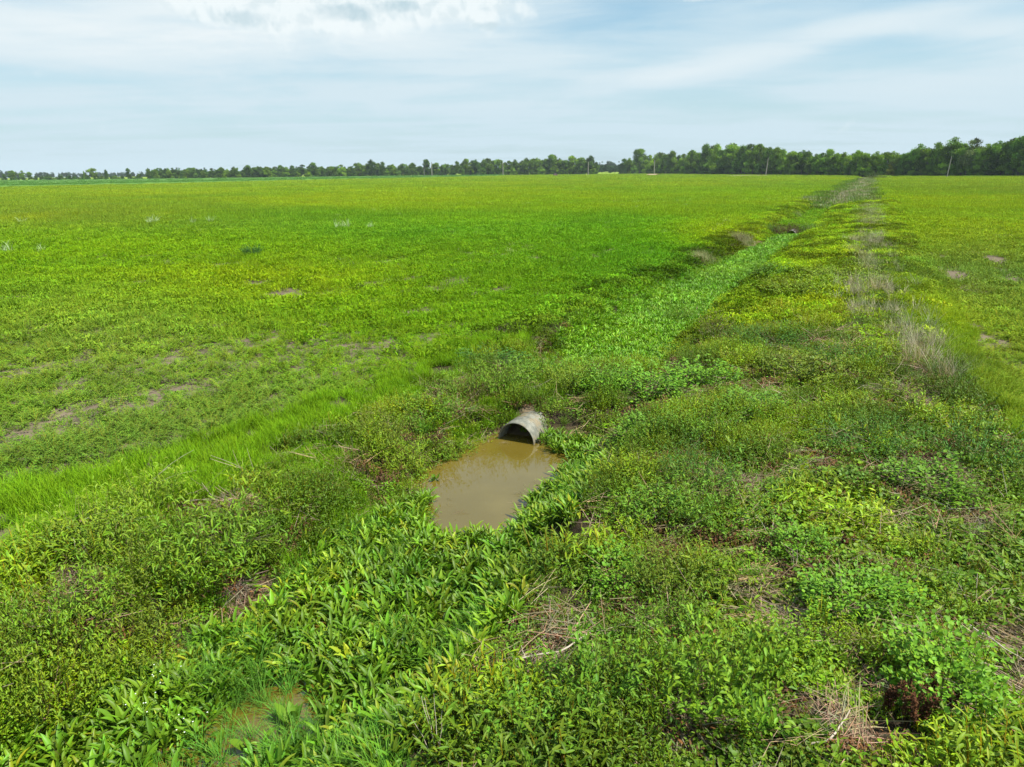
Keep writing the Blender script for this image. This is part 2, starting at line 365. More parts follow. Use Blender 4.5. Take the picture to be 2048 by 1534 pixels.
def scatter(name, key, x, y, tint, scl, label, cat, zoff=0.0, tilt=.12, z=None, rotz=None, idx=None):
    """one 'stuff' object: points with attributes + geometry nodes instancing"""
    col, k = PROTO[key]; n = len(x)
    z = hgt(x, y) if z is None else z
    V = np.stack([x, y, z + zoff], 1)
    rot = np.stack([rng.normal(0, tilt, n), rng.normal(0, tilt, n), U(0, 6.28, n) if rotz is None else rotz], 1)
    T = np.concatenate([np.clip(tint, 0, 1), np.ones((n, 1))], 1)
    me = bpy.data.meshes.new(name + '_points'); me.vertices.add(n); me.vertices.foreach_set('co', V.astype(np.float32).ravel())
    for an, typ, dat, f in (('rot', 'FLOAT_VECTOR', rot, 'vector'), ('scl', 'FLOAT', np.broadcast_to(scl, (n,)), 'value'), ('tint', 'FLOAT_COLOR', T, 'color')):
        a = me.attributes.new(an, typ, 'POINT'); a.data.foreach_set(f, np.ascontiguousarray(dat, np.float32).ravel())
    a = me.attributes.new('idx', 'INT', 'POINT'); a.data.foreach_set('value', rng.integers(0, k, n).astype(np.int32))
    o = obj(name, me); tag(o, label, cat, kind='stuff')
    g = bpy.data.node_groups.new('spread_'+name, 'GeometryNodeTree')
    g.interface.new_socket('Geometry', in_out='INPUT', socket_type='NodeSocketGeometry'); g.interface.new_socket('Geometry', in_out='OUTPUT', socket_type='NodeSocketGeometry')
    gi = g.nodes.new('NodeGroupInput'); go = g.nodes.new('NodeGroupOutput')
    ci = g.nodes.new('GeometryNodeCollectionInfo'); ci.inputs[0].default_value = col; ci.inputs[1].default_value = True; ci.inputs[2].default_value = True
    ip = g.nodes.new('GeometryNodeInstanceOnPoints'); ip.inputs['Pick Instance'].default_value = True
    def na(nm, ty):
        q = g.nodes.new('GeometryNodeInputNamedAttribute'); q.data_type = ty; q.inputs[0].default_value = nm
        return [s for s in q.outputs if s.enabled][0]
    er = g.nodes.new('FunctionNodeEulerToRotation')
    L = g.links.new
    L(gi.outputs[0], ip.inputs['Points']); L(ci.outputs[0], ip.inputs['Instance']); L(na('idx', 'INT'), ip.inputs['Instance Index'])
    L(na('rot', 'FLOAT_VECTOR'), er.inputs[0]); L(er.outputs[0], ip.inputs['Rotation']); L(na('scl', 'FLOAT'), ip.inputs['Scale'])
    L(ip.outputs[0], go.inputs[0])
    md = o.modifiers.new('spread', 'NODES'); md.node_group = g
    return o
def cand(y0, y1, dens, margin=650):
    """random points on the ground inside a widened view wedge between distances y0,y1"""
    out = []; ys = np.geomspace(max(y0, 1.0), y1, max(3, int(6*math.log(y1/max(y0, 1))+2))); ys[0] = y0
    for a, b in zip(ys[:-1], ys[1:]):
        w = b*(.74+margin/1420) + 2
        n = int(2*w*(b-a)*(dens(.5*(a+b)) if callable(dens) else dens)); out.append(np.stack([U(-w, w, n), U(a, b, n)], 1))
    q = np.concatenate(out); return q[:, 0], q[:, 1]

# ------------------------------------------------------------------ ground cover zones (outlines picked on the photo, laid out on the ground)
Z_ARROW = wpoly([(850, 1000), (840, 1035), (890, 1062), (990, 1070), (1050, 1040), (1065, 990), (1125, 950), (1150, 905), (1215, 900), (1230, 960), (1195, 1040), (1150, 1100), (1040, 1150), (1015, 1260), (930, 1370), (880, 1460), (850, 1560), (830, 3200), (-900, 3200), (-300, 1800), (-60, 1534), (120, 1440), (190, 1380), (300, 1330), (400, 1250), (520, 1215), (600, 1150), (640, 1090), (740, 1030), (790, 1000)], -.45)
Z_STRIP = wpoly([(1105, 700), (1190, 640), (1300, 585), (1400, 540), (1500, 498), (1570, 468), (1605, 466), (1545, 510), (1470, 570), (1440, 620), (1380, 670), (1330, 740), (1200, 750), (1120, 735)], -.45)
Z_CLUMP = wpoly([(1040, 925), (1055, 880), (1085, 868), (1130, 880), (1215, 895), (1200, 930), (1110, 925)], -.55)
Z_STRIP2 = wpoly([(1620, 450), (1615, 430), (1640, 405), (1665, 400), (1650, 430), (1640, 452)], -.2)
Z_GRASS = wpoly([(-500, 1200), (0, 985), (300, 925), (400, 880), (560, 830), (640, 800), (740, 790), (750, 820), (690, 880), (600, 900), (480, 965), (420, 1010), (330, 1060), (150, 1060), (100, 1180), (-500, 1500)])
Z_GRASS2 = wpoly([(740, 790), (860, 720), (960, 680), (1090, 665), (1100, 700), (960, 720), (860, 770), (760, 820)])
Z_LBANK = wpoly([(-600, 1400), (0, 1200), (180, 1060), (340, 1050), (470, 960), (620, 905), (700, 860), (800, 800), (960, 730), (1080, 670), (1200, 625), (1110, 700), (1120, 800), (1010, 850), (960, 900), (880, 960), (840, 1000), (640, 1080), (600, 1150), (500, 1220), (400, 1250), (300, 1330), (120, 1440), (-60, 1600), (-300, 1800), (-900, 3200), (-2500, 2400)])
Z_RIGHT = wpoly([(1100, 690), (1330, 745), (1450, 620), (1520, 560), (1620, 440), (1700, 372), (1740, 372), (1760, 500), (1790, 640), (1830, 750), (1930, 800), (2048, 1000), (3400, 1500), (3400, 3200), (850, 3200), (880, 1450), (1010, 1260), (1050, 1140), (1150, 1100), (1230, 960), (1210, 890), (1130, 880), (1085, 830), (1100, 780)])
STRAW = [wpoly(p) for p in (
    [(470, 1130), (540, 1095), (610, 1090), (600, 1140), (560, 1190), (470, 1205)], [(360, 1090), (430, 1075), (440, 1110), (380, 1110)], [(450, 1010), (500, 1010), (500, 1050), (450, 1060)],
    [(1500, 1180), (1560, 1190), (1560, 1230), (1610, 1290), (1600, 1320), (1530, 1310), (1500, 1240)], [(1540, 1270), (1640, 1280), (1620, 1330), (1560, 1340)],
    [(1890, 1060), (2000, 1080), (2000, 1120), (1900, 1110)], [(1830, 950), (1930, 970), (1940, 1060), (1860, 1050)], [(1900, 1300), (2060, 1290), (2060, 1360), (1950, 1370)],
    [(1330, 1400), (1400, 1430), (1420, 1520), (1340, 1534)], [(1620, 1440), (1740, 1500), (1760, 1560), (1620, 1560)], [(1080, 1280), (1115, 1280), (1105, 1330), (1050, 1375), (1030, 1360), (1050, 1310)],
    [(1480, 985), (1560, 1000), (1560, 1060), (1490, 1050)], [(1560, 1090), (1600, 1110), (1590, 1140), (1540, 1130)], [(1790, 820), (1860, 830), (1900, 880), (1830, 870)],
    [(890, 900), (960, 905), (920, 940), (870, 960)], [(1035, 812), (1075, 808), (1080, 822), (1045, 826)], [(1140, 830), (1200, 850), (1240, 900), (1180, 900)],
    [(130, 1160), (230, 1150), (230, 1200), (140, 1210)], [(0, 1480), (90, 1470), (60, 1560), (-60, 1560)], [(1680, 1410), (1760, 1410), (1770, 1440), (1700, 1440)], [(1650, 1300), (1740, 1290), (1740, 1350), (1670, 1350)],
    [(2000, 1380), (2100, 1350), (2200, 1500), (2020, 1534)])]
allx = {}
def inz(x, y, P, jit=.35, s=5):
    jx = (vn(x, y, 1.7, s)-.5)*2*jit; jy = (vn(x, y, 1.7, s+1)-.5)*2*jit
    return inpoly(x+jx, y+jy, P)
def straw_mask(x, y):
    m = np.zeros(len(x), bool)
    for P in STRAW: m |= inz(x, y, P, .22, 11)
    return m
def wet(x, y, e=0.0):
    m = dpoly(x, y, POND) < e
    return m | (dpoly(x, y, POOL2) < -.12) | (dpoly(x, y, POOL3) < 0)
PIPE_XY = np.array([.25, 16.6])
# colour of the vegetation over the land: blobs (u, v, ru, rv, colour, weight) picked on the photo
C_YEL = np.array([.245, .345, .008]); C_GRN = np.array([.14, .275, .007]); C_DGR = np.array([.095, .225, .007]); C_FAR = np.array([.23, .335, .018]); C_OLV = np.array([.18, .24, .02]); C_BLU = np.array([.15, .25, .030]); C_BRI = np.array([.15, .35, .012]); C_TAN = np.array([.26, .23, .12])
BL = [(1200, 560, 330, 70, C_DGR, 1.1), (1330, 500, 160, 50, C_DGR*np.array([1, 1.15, .8]), 1.0), (700, 620, 300, 90, C_GRN, .7), (1450, 470, 90, 40, C_YEL, 1.3), (1500, 420, 140, 25, C_YEL, .8), (900, 400, 700, 22, C_YEL*np.array([1, 1, 1.3]), .9),
      (1000, 445, 500, 30, C_BRI*.85, .7), (600, 430, 250, 15, C_GRN, .8), (1100, 405, 140, 12, C_GRN*1.1, .7), (250, 430, 400, 35, C_OLV, .5), (300, 500, 350, 40, C_GRN, .6), (550, 560, 260, 40, C_YEL*.85, .6), (200, 700, 350, 90, C_BLU, .9), (450, 850, 350, 90, C_BLU, .8), (150, 900, 250, 90, C_BLU, .8),
      (1900, 440, 250, 50, C_YEL, .9), (1850, 400, 160, 20, C_YEL, .9), (1960, 570, 150, 90, C_OLV*np.array([.9, .95, 1.6]), 1.2), (1880, 660, 110, 60, C_YEL*1.05, 1.3), (1980, 820, 110, 100, C_OLV*1.15, .9), (1990, 700, 90, 60, C_OLV, .7),
      (1600, 610, 190, 70, C_YEL*.95, 1.1), (1660, 545, 120, 40, C_YEL*.9, .9), (1560, 390, 260, 10, C_BRI*1.0, .5), (2000, 380, 300, 12, C_OLV*1.1, .5)]
def tintf(x, y, base=None):
    u, v = topx(x, y, 0.0); d = np.hypot(x, y)
    f = sst(d, 60, 160)[:, None]; c = (C_GRN*(1-f) + C_FAR*f) if base is None else np.tile(base, (len(x), 1))
    w0 = np.ones(len(x))*.5; acc = c*w0[:, None]; tot = w0
    for bu, bv, ru, rv, cc, w in BL:
        k = np.exp(-(((u-bu)/ru)**2 + ((v-bv)/rv)**2)*1.2)*w*2; acc = acc + cc*k[:, None]; tot = tot + k
    c = acc/tot[:, None]
    sc = .10; n1 = fbm(x, y, sc, 41, 5)[:, None]-.5; n2 = fbm(x, y, .5, 51, 3)[:, None]-.5; n3 = fbm(x*.4, y*.4, .07, 61, 4)[:, None]-.5
    c = c*(1 + n2*.35) * (1 + n1*np.array([.35, .15, -.3])) * (1 + n3*np.array([.5, .2, -.4]))
    return np.clip(c, .005, .9)
def jitc(c, a=.15):
    n = len(c); return c*(1+U(-a, a, (n, 1)))*(1+U(-a*.5, a*.5, (n, 3)))
SOILC = np.array([.15, .12, .08])
def cover(x, y):                              # how closed the field's plants are, 0 bare .. 1 closed
    u, v = topx(x, y); t = tt(x, y)
    rows = .5+.5*np.sin((x*.894-y*.447)*2*np.pi/3.1 + fbm(x, y, .12, 5)*5)
    k = fbm(x, y, .28, 71, 4)*.75 + .25*rows
    bare = np.exp(-(((u-350)/420)**2 + ((v-760)/105)**2)) + .8*np.exp(-(((u-100)/220)**2 + ((v-900)/110)**2)) + 1.5*np.exp(-(((u-2010)/110)**2 + ((v-590)/80)**2)) + .5*np.exp(-(((u-700)/300)**2 + ((v-680)/60)**2))
    return 1 - sst(bare*.17 + (.5-k)*1.1, .06, .30)

# ------------------------------------------------------------------ ground
def ground():
    ys = np.concatenate([np.arange(-12, 2, .8), np.arange(2, 24, .14), np.arange(24, 34, .25), np.arange(34, 90, .7), np.arange(90, 130, 1.2), np.geomspace(130, 2650, 60)])
    ts = np.concatenate([-np.geomspace(2150, 22, 46), np.arange(-21.5, -6, .35), np.arange(-6, 6, .13), np.arange(6, 20, .35), np.geomspace(20.5, 2150, 46)])
    TX, YY = np.meshgrid(ts, ys); XX = xc(YY) + TX; x, y = XX.ravel(), YY.ravel()
    # far rows: spacing grows but the sheet stays straight
    z = hgt(x, y); z = np.where(np.hypot(x, y) > 1500, 0, z)
    nx, ny = len(ts), len(ys); i = (np.arange(ny-1)[:, None]*nx + np.arange(nx-1)[None]).ravel()
    F = np.stack([i, i+1, i+nx+1, i+nx], 1)
    c = tintf(x, y); d = np.hypot(x, y); t = tt(x, y)
    near = 1-sst(d, 55, 130)
    soil = SOILC*(1 + (fbm(x, y, .8, 3)[:, None]-.5)*.5)
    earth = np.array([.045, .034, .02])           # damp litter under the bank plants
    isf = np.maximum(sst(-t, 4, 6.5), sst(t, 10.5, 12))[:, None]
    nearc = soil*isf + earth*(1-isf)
    sm = straw_mask(x, y)[:, None]; nearc = np.where(sm, np.array([.17, .13, .08]), nearc)
    mud = (1-sst(z, WATER-.02, WATER+.22))[:, None]; nearc = nearc*(1-mud) + np.array([.12, .085, .045])*mud
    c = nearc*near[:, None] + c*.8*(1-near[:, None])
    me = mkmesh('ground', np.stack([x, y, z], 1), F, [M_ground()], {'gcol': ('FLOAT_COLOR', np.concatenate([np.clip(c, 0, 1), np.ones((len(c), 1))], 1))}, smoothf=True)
    return tag(obj('ground', me), 'flat green farmland with a shallow ditch running through it', 'ground', kind='structure')
def M_ground():
    m = bpy.data.materials.new('ground'); m.use_nodes = True; t = m.node_tree; p = t.nodes['Principled BSDF']
    g = node(t, 'ShaderNodeTexCoord'); a = node(t, 'ShaderNodeAttribute', attribute_name='gcol')
    n1 = noise(t, g.outputs['Object'], 9, 8, .65); n2 = noise(t, g.outputs['Object'], .9, 6, .6)
    b = mth(t, 'ADD', mth(t, 'MULTIPLY', n1, .9), mth(t, 'MULTIPLY', n2, .5)); b = mth(t, 'ADD', b, .3)
    hs = node(t, 'ShaderNodeHueSaturation'); lk(t, a.outputs['Color'], hs.inputs['Color']); lk(t, b, hs.inputs['Value'])
    lk(t, hs.outputs[0], p.inputs['Base Color']); p.inputs['Roughness'].default_value = .95; p.inputs['Specular IOR Level'].default_value = .1
    bp = node(t, 'ShaderNodeBump'); bp.inputs['Strength'].default_value = .7; bp.inputs['Distance'].default_value = .05; lk(t, n1, bp.inputs['Height']); lk(t, bp.outputs[0], p.inputs['Normal'])
    return m
ground()

# ------------------------------------------------------------------ water
def water():
    m = bpy.data.materials.new('muddy_water'); m.use_nodes = True; t = m.node_tree; p = t.nodes['Principled BSDF']
    g = node(t, 'ShaderNodeTexCoord'); n = noise(t, g.outputs['Object'], .8, 4, .5)
    lk(t, mixc(t, smooth(t, n, .3, .7), (.12, .088, .012), (.145, .108, .018)), p.inputs['Base Color'])
    p.inputs['Roughness'].default_value = .04; p.inputs['IOR'].default_value = 1.6; p.inputs['Specular IOR Level'].default_value = .8
    mp = node(t, 'ShaderNodeMapping'); lk(t, g.outputs['Object'], mp.inputs[0]); mp.inputs['Scale'].default_value = (1, .5, 1)
    n2 = noise(t, mp.outputs[0], 14, 2, .5); bp = node(t, 'ShaderNodeBump'); bp.inputs['Strength'].default_value = .06; bp.inputs['Distance'].default_value = .01; lk(t, n2, bp.inputs['Height']); lk(t, bp.outputs[0], p.inputs['Normal'])
    xs = np.linspace(-7, 5, 25); ys = np.linspace(1, 19.4, 38); XX, YY = np.meshgrid(xs, ys); x, y = XX.ravel(), YY.ravel()
    i = (np.arange(37)[:, None]*25 + np.arange(24)[None]).ravel(); F = np.stack([i, i+1, i+26, i+25], 1)
    cxy = np.stack([x[F].mean(1), y[F].mean(1)], 1); keep = np.abs(tt(cxy[:, 0], cxy[:, 1])) < 3.3
    me = mkmesh('water', np.stack([x, y, np.full(len(x), WATER)], 1), F[keep], [m])
    tag(obj('water', me), 'muddy brown water standing in the ditch below the culvert', 'water', kind='structure')
water()

# ------------------------------------------------------------------ scatter layers
def sel(x, y, m): return x[m], y[m]
def fade(y, a, b): return rng.random(len(y)) < sst(y, a, b)
def margin_ok(x, y):
    u, v = topx(x, y); return (u > -900) & (u < 3100) & (v < 3000)
# 1 broad-leaved water plants
x, y = cand(3, 19, 74); m = margin_ok(x, y) & ((inz(x, y, Z_ARROW, .25) | inz(x, y, Z_CLUMP, .12))) & ~wet(x, y, .02) & (np.hypot(x-PIPE_XY[0]+.25, y-PIPE_XY[1]+.2) > .46)
thin = fbm(x, y, .9, 77); m &= (rng.random(len(x)) < .35 + .65*sst(thin, .28, .45))
m &= (dpoly(x, y, POOL2) > .18) | (rng.random(len(x)) < .05)
x, y = sel(x, y, m); z = np.maximum(hgt(x, y), WATER-.06)
tn = np.array([.128, .240, .010])*(1+(fbm(x, y, .6, 8)[:, None]-.5)*np.array([1.0, .6, .2])); tn = jitc(tn, .25); yl = rng.random(len(x)) < .12; tn[yl] *= np.array([1.9, 1.35, 1.5])
scatter('water_plants', 'arrow', x, y, tn, U(.75, 1.25, len(x)), 'dense broad-leaved water plants filling the ditch around the muddy pool', 'water plants', z=z, tilt=.1)
x, y = cand(3.5, 17.5, 16); m = (inz(x, y, Z_ARROW, .2) & (fbm(x, y, .7, 91) > .52)) & ~wet(x, y, .05) | ((dpoly(x, y, POOL2) < .15) & (rng.random(len(x)) < .4))
x, y = sel(x, y, m & margin_ok(x, y)); z = np.maximum(hgt(x, y), WATER-.1)
scatter('water_grass', 'tallgrass', x, y, jitc(np.tile(np.array([.11, .26, .03]), (len(x), 1)), .2), U(.6, 1.0, len(x)), 'slender green blades growing up between the water plants', 'grass', z=z)
x, y = cand(19, 80, lambda d: 60 if d < 40 else 38); m = inz(x, y, Z_STRIP, .3)
x, y = sel(x, y, m); z = np.maximum(hgt(x, y), -.62)
tn = np.array([.145, .31, .009])*(1+(fbm(x, y, .4, 8)[:, None]-.5)*np.array([.7, .4, .2])); lt = rng.random(len(x)) < .2; tn = jitc(tn, .25); tn[lt] *= np.array([1.45, 1.3, 2.2])
scatter('ditch_plants', 'arrow', x, y, tn, U(.65, 1.05, len(x))*(1+.25*sst(y, 30, 80)), 'bright green leafy plants choking the ditch beyond the culvert crossing', 'water plants', z=z)
# 2 bright grass of the left bank
x, y = cand(3, 30, 42); m = margin_ok(x, y) & (inz(x, y, Z_GRASS, .5) | inz(x, y, Z_GRASS2, .5)); m &= (fbm(x, y, .9, 14) > .38) & ~straw_mask(x, y)
x, y = sel(x, y, m); g1 = fbm(x, y, .3, 19)[:, None]
tn = np.array([.165, .31, .010])*(.7+.6*g1); scatter('bank_grass', 'grass', x, y, jitc(tn, .15), U(.7, 1.3, len(x)), 'bright green long grass in a band along the left bank', 'grass')
x, y = cand(3, 22, 40); u, v = topx(x, y); m = inpoly(x, y, Z_LBANK) & (v < 1230) & (fbm(x, y, .7, 201, 3) > .52) & ~straw_mask(x, y) & ~wet(x, y, .3) & margin_ok(x, y); x, y = sel(x, y, m)
scatter('left_bank_grass', 'grass', x, y, jitc(np.tile(np.array([.16, .31, .009]), (len(x), 1)), .2), U(.7, 1.2, len(x)), 'patches of fresh green grass between the weeds of the left bank', 'grass')
# 3 field weeds, left and right of the ditch
def infield(x, y):
    t = tt(x, y); return ((t < -5.0+(fbm(x, y, .3, 2)-.5)*2) & ~inpoly(x, y, Z_LBANK) & ~inpoly(x, y, Z_GRASS)) | ((t > 10.6+(fbm(x, y, .3, 2)-.5)*2.5) & ~inpoly(x, y, Z_RIGHT))
x, y = cand(4, 40, lambda d: 34 if d < 22 else 20); cv = cover(x, y); m = ~fade(y, 26, 40) & margin_ok(x, y) & infield(x, y) & (rng.random(len(x)) < .14+.8*cv)
x, y = sel(x, y, m); tn = tintf(x, y)*np.array([.97, 1.0, 1.1])
scatter('feathery_weeds', 'feather', x, y, jitc(tn, .2), U(.55, 1.15, len(x)), 'low feathery green weeds thinly covering the bare soil of the field', 'weeds')
x, y = cand(4, 40, lambda d: 20); cv = cover(x, y); m = ~fade(y, 26, 40) & margin_ok(x, y) & infield(x, y) & (rng.random(len(x)) < .65+.35*cv)
x, y = sel(x, y, m); scatter('field_seedlings', 'midleaf', x, y, jitc(tintf(x, y), .25), U(.15, .6, len(x)), 'tiny seedlings and leaf litter between the feathery weeds', 'weeds')
x, y = cand(22, 100, lambda d: 7.5 if d < 50 else 5); cv = cover(x, y); m = fade(y, 22, 36) & ~fade(y, 76, 100) & infield(x, y) & (rng.random(len(x)) < .15+.85*cv) & margin_ok(x, y)
x, y = sel(x, y, m); tn = jitc(tintf(x, y)*np.array([1.05, 1.03, 1]), .12)
h = rng.random(len(x)) < .5
scatter('field_growth', 'midleaf', x[h], y[h], tn[h], U(.8, 1.5, h.sum())*(1+.3*sst(y[h], 40, 80)), 'leafy green growth in the middle of the field', 'weeds')
scatter('field_grass', 'mid', x[~h], y[~h], tn[~h], U(.8, 1.5, (~h).sum())*(1+.3*sst(y[~h], 40, 80)), 'green and yellowish grass in the middle of the field', 'grass')
x, y = cand(70, 900, lambda d: .9 if d < 140 else .5 if d < 220 else .14 if d < 400 else .04, 200)
CROP = wpoly([(-900, 398), (0, 376.5), (400, 367), (700, 359.5), (900, 355.3), (1005, 352.6), (1005, 348.4), (700, 353), (300, 357.5), (0, 361), (-900, 374)])
t = tt(x, y); m = fade(y, 70, 95) & ((t < -4) | (t > 8)) & ~inpoly(x, y, CROP)
# pale seed heads give the far field its yellow fleck
x, y = sel(x, y, m); d = np.hypot(x, y)
scatter('far_grass', 'far', x, y, jitc(tintf(x, y), .16), U(.8, 1.2, len(x))*(1+.5*sst(d, 130, 250)+1.2*sst(d, 250, 600)), 'yellow-green grass stretching away to the treeline', 'grass', tilt=.03)
x, y = cand(45, 160, lambda d: .22 if d < 90 else .1); m = (tt(x, y) < -6) & (fbm(x, y, .05, 99) > .55)
x, y = sel(x, y, m); scatter('pale_seed_heads', 'drymid', x, y, jitc(np.tile(np.array([.42, .46, .2]), (len(x), 1)), .2), U(.5, 1.0, len(x)), 'thin pale seed heads standing above the field grass', 'grass')
# 4 left bank and crossing weeds
def bank(x, y): return (inz(x, y, Z_LBANK, .35) | inz(x, y, Z_RIGHT, .35))
PIPE_EXP = wpoly([(1005, 900), (1000, 850), (1045, 835), (1075, 838), (1088, 880), (1080, 905)], -.3)
def clear(x, y): return ~wet(x, y, .12) & ~inpoly(x, y, Z_ARROW) & ~inpoly(x, y, Z_STRIP) & ~inpoly(x, y, Z_CLUMP) & ~inpoly(x, y, PIPE_EXP) & margin_ok(x, y)
x, y = cand(3, 33, lambda d: 34 if d < 18 else 22)
m = clear(x, y) & bank(x, y) & ~fade(y, 22, 32); x, y = sel(x, y, m)
k1 = fbm(x, y, .45, 101, 3); k2 = fbm(x, y, .6, 111, 3); sm = straw_mask(x, y); r = rng.random(len(x)); gapn = fbm(x, y, 1.3, 121, 3)
keep = (gapn > .27) & (~sm | (r < .04)); x, y, k1, k2, sm = (q[keep] for q in (x, y, k1, k2, sm))
u, v = topx(x, y); t = tt(x, y)
right = t > 0
vinew = sst(u, 1150, 1500)*sst(v, 760, 980)*1.0      # vines dominate the lower right
base = np.array([.135, .25, .011])*(1+(fbm(x, y, .5, 131)[:, None]-.5)*np.array([1.1, .6, .3])); pm = sst(fbm(x, y, .75, 211, 3), .34, .66)[:, None]; base = (np.array([.088, .17, .009])*(1-pm) + np.array([.185, .31, .009])*pm)*(.8+.4*fbm(x, y, .3, 131)[:, None]); base = jitc(base, .2)
yel = (np.exp(-(((u-1600)/190)**2 + ((v-610)/75)**2)) > .35)[:, None]; base = np.where(yel, jitc(np.tile(C_YEL, (len(x), 1)), .2), base)
hs_ = .55 + .95*sst(fbm(x, y, .8, 221, 3), .32, .68)
isv = (rng.random(len(x)) < .85*vinew) & (k1 > .36)
ism = ~isv & (k2 > .56) & (v > 850); isf = ~isv & ~ism & (k1 < .5); isw = ~(isv | ism | isf)
far = y > 19
big = isv & ~far
scatter('leafy_vines', 'vine', x[big], y[big], base[big]*np.array([1.0, .98, 1.15]), U(.8, 1.25, big.sum())*hs_[big]**.5, 'creeping heart-leaved vines blanketing the bank on the right', 'vines', tilt=.2)
q = isv & far; scatter('small_leaved_vines', 'vinesmall', x[q], y[q], base[q], U(.9, 1.4, q.sum())*hs_[q]**.6, 'small-leaved creepers over the bank right of the ditch', 'vines', tilt=.2)
q = isf; scatter('fine_weeds', 'weedfine', x[q], y[q], base[q], U(.6, 1.1, q.sum())*hs_[q], 'fine-leaved green weeds on both banks', 'weeds')
q = isw; scatter('bank_weeds', 'weed', x[q], y[q], base[q]*np.array([1.1, 1, .8]), U(.6, 1.1, q.sum())*hs_[q], 'mixed leafy weeds on both banks', 'weeds')
q = ism; scatter('lance_leaved_weeds', 'smart', x[q], y[q], base[q]*np.array([1.15, 1.05, .9]), U(.7, 1.15, q.sum())*hs_[q], 'lance-leaved weeds with reddish stems on the banks', 'weeds')
# ground-hugging creepers that close the gaps
x, y = cand(3, 26, 13); m = clear(x, y) & bank(x, y) & (~straw_mask(x, y) | (rng.random(len(x)) < .35)) & (fbm(x, y, 1.0, 141) > .33); x, y = sel(x, y, m)
scatter('low_creepers', 'vinesmall', x, y, jitc(np.array([.12, .23, .011])*(1+(fbm(x, y, .5, 131)[:, None]-.5)*.9), .2), U(.7, 1.1, len(x)), 'low creeping leaves closing the gaps between bank weeds', 'vines')
# 5 straw and dead stems
x, y = cand(3, 26, 24); m = straw_mask(x, y) & clear(x, y); x, y = sel(x, y, m)
scatter('straw', 'straw', x, y, jitc(np.tile(np.array([.27, .21, .13]), (len(x), 1)), .35), U(.6, 1.1, len(x)), 'matted dead straw lying in bare patches of the banks', 'straw', zoff=.06, tilt=.08, rotz=fbm(x, y, .5, 3)*8)
x, y = cand(3, 26, 3.5); m = bank(x, y) & clear(x, y); x, y = sel(x, y, m)
scatter('dead_stems', 'twig', x, y, jitc(np.tile(np.array([.33, .25, .15]), (len(x), 1)), .3), U(.5, 1.1, len(x)), 'thin dead stems tangled through the bank weeds', 'dead stems', zoff=.08, tilt=.3)
x, y = cand(3, 28, 16); m = bank(x, y) & clear(x, y) & ((fbm(x, y, 1.1, 151) > .58) | (fbm(x, y, 1.3, 121, 3) < .38)); x, y = sel(x, y, m)
scatter('brown_litter', 'midleaf', x, y, jitc(np.tile(np.array([.16, .09, .045]), (len(x), 1)), .3), U(.4, .8, len(x)), 'brown withered leaves under the bank weeds', 'litter')
# 6 farther banks along the ditch
x, y = cand(21, 135, lambda d: 8 if d < 40 else 6 if d < 70 else 4); t = tt(x, y)
m = fade(y, 21, 31) & ~fade(y, 118, 135) & (((t > 1.7) & (t < 10.8)) | ((t < -1.7) & (t > -5.2))) & ~inpoly(x, y, Z_STRIP) & ~inz(x, y, Z_STRIP2, .3); x, y = sel(x, y, m); t = tt(x, y)
rb = fbm(x, y, .22, 161); dry = (rng.random(len(x)) < .42) & ((np.exp(-((t-7.5)/1.8)**2)*.5 + rb*.9 + .1*sst(y, 50, 110)) > .93) | ((t < -1.6) & (t > -3.2) & (y > 38) & (fbm(x, y, .3, 8) > .68))
tn = tintf(x, y, np.array([.155, .25, .014])); tn = jitc(tn, .25)*(.45+.9*sst(fbm(x, y, .4, 165, 4), .3, .7)[:, None]); lipm = ((t > -3.9) & (t < -1.6))[:, None]; tn = np.where(lipm, tn*np.array([.85, .8, .85]), tn)
scatter('bank_growth', 'midleaf', x[~dry], y[~dry], tn[~dry], U(.8, 1.5, (~dry).sum())*(1+.3*sst(y[~dry], 50, 110)), 'bushy green growth along the far banks of the ditch', 'weeds')
q = dry; gq = rng.random(len(x)) < .5
scatter('dry_bank_grass', 'drymid', x[q], y[q], jitc(np.tile(np.array([.27, .28, .12]), (q.sum(), 1)), .25), U(.8, 1.4, q.sum())*(1+.3*sst(y[q], 50, 110)), 'greyish dry grass along the crest of the far bank', 'dry grass')
x2, y2 = x[q & gq], y[q & gq]; scatter('grey_green_bank_grass', 'mid', x2+.3, y2, jitc(np.tile(np.array([.15, .21, .05]), (len(x2), 1)), .2), U(.8, 1.3, len(x2)), 'grey-green grass mixed into the dry crest', 'grass')
x, y = cand(112, 420, lambda d: .9 if d < 200 else .3, 200); t = tt(x, y); m = (t > -3.5+(fbm(x, y, .08, 3)-.5)*5) & (t < 7.5+(fbm(x, y, .08, 4)-.5)*7) & fade(y, 112, 130); x, y = sel(x, y, m); t = tt(x, y); dr = rng.random(len(x)) < .6*np.exp(-((t-3)/4)**2)
tn = jitc(np.tile(np.array([.12, .2, .03]), (len(x), 1)), .25); tn[dr] = jitc(np.tile(np.array([.30, .29, .18]), (dr.sum(), 1)), .2)
scatter('distant_bank_growth', 'far', x, y, tn, U(.8, 1.3, len(x))*1.3, 'dull green and dry growth marking the ditch far off', 'weeds')
x, y = cand(68, 128, 6); m = (np.abs(tt(x, y)) < 2.2) & ~inz(x, y, Z_STRIP, .3); x, y = sel(x, y, m)
if len(x): scatter('far_ditch_plants', 'midleaf', x, y, jitc(np.tile(np.array([.15, .28, .012]), (len(x), 1)), .25), U(1, 1.5, len(x)), 'bright green plants in the ditch beyond the second culvert', 'water plants')
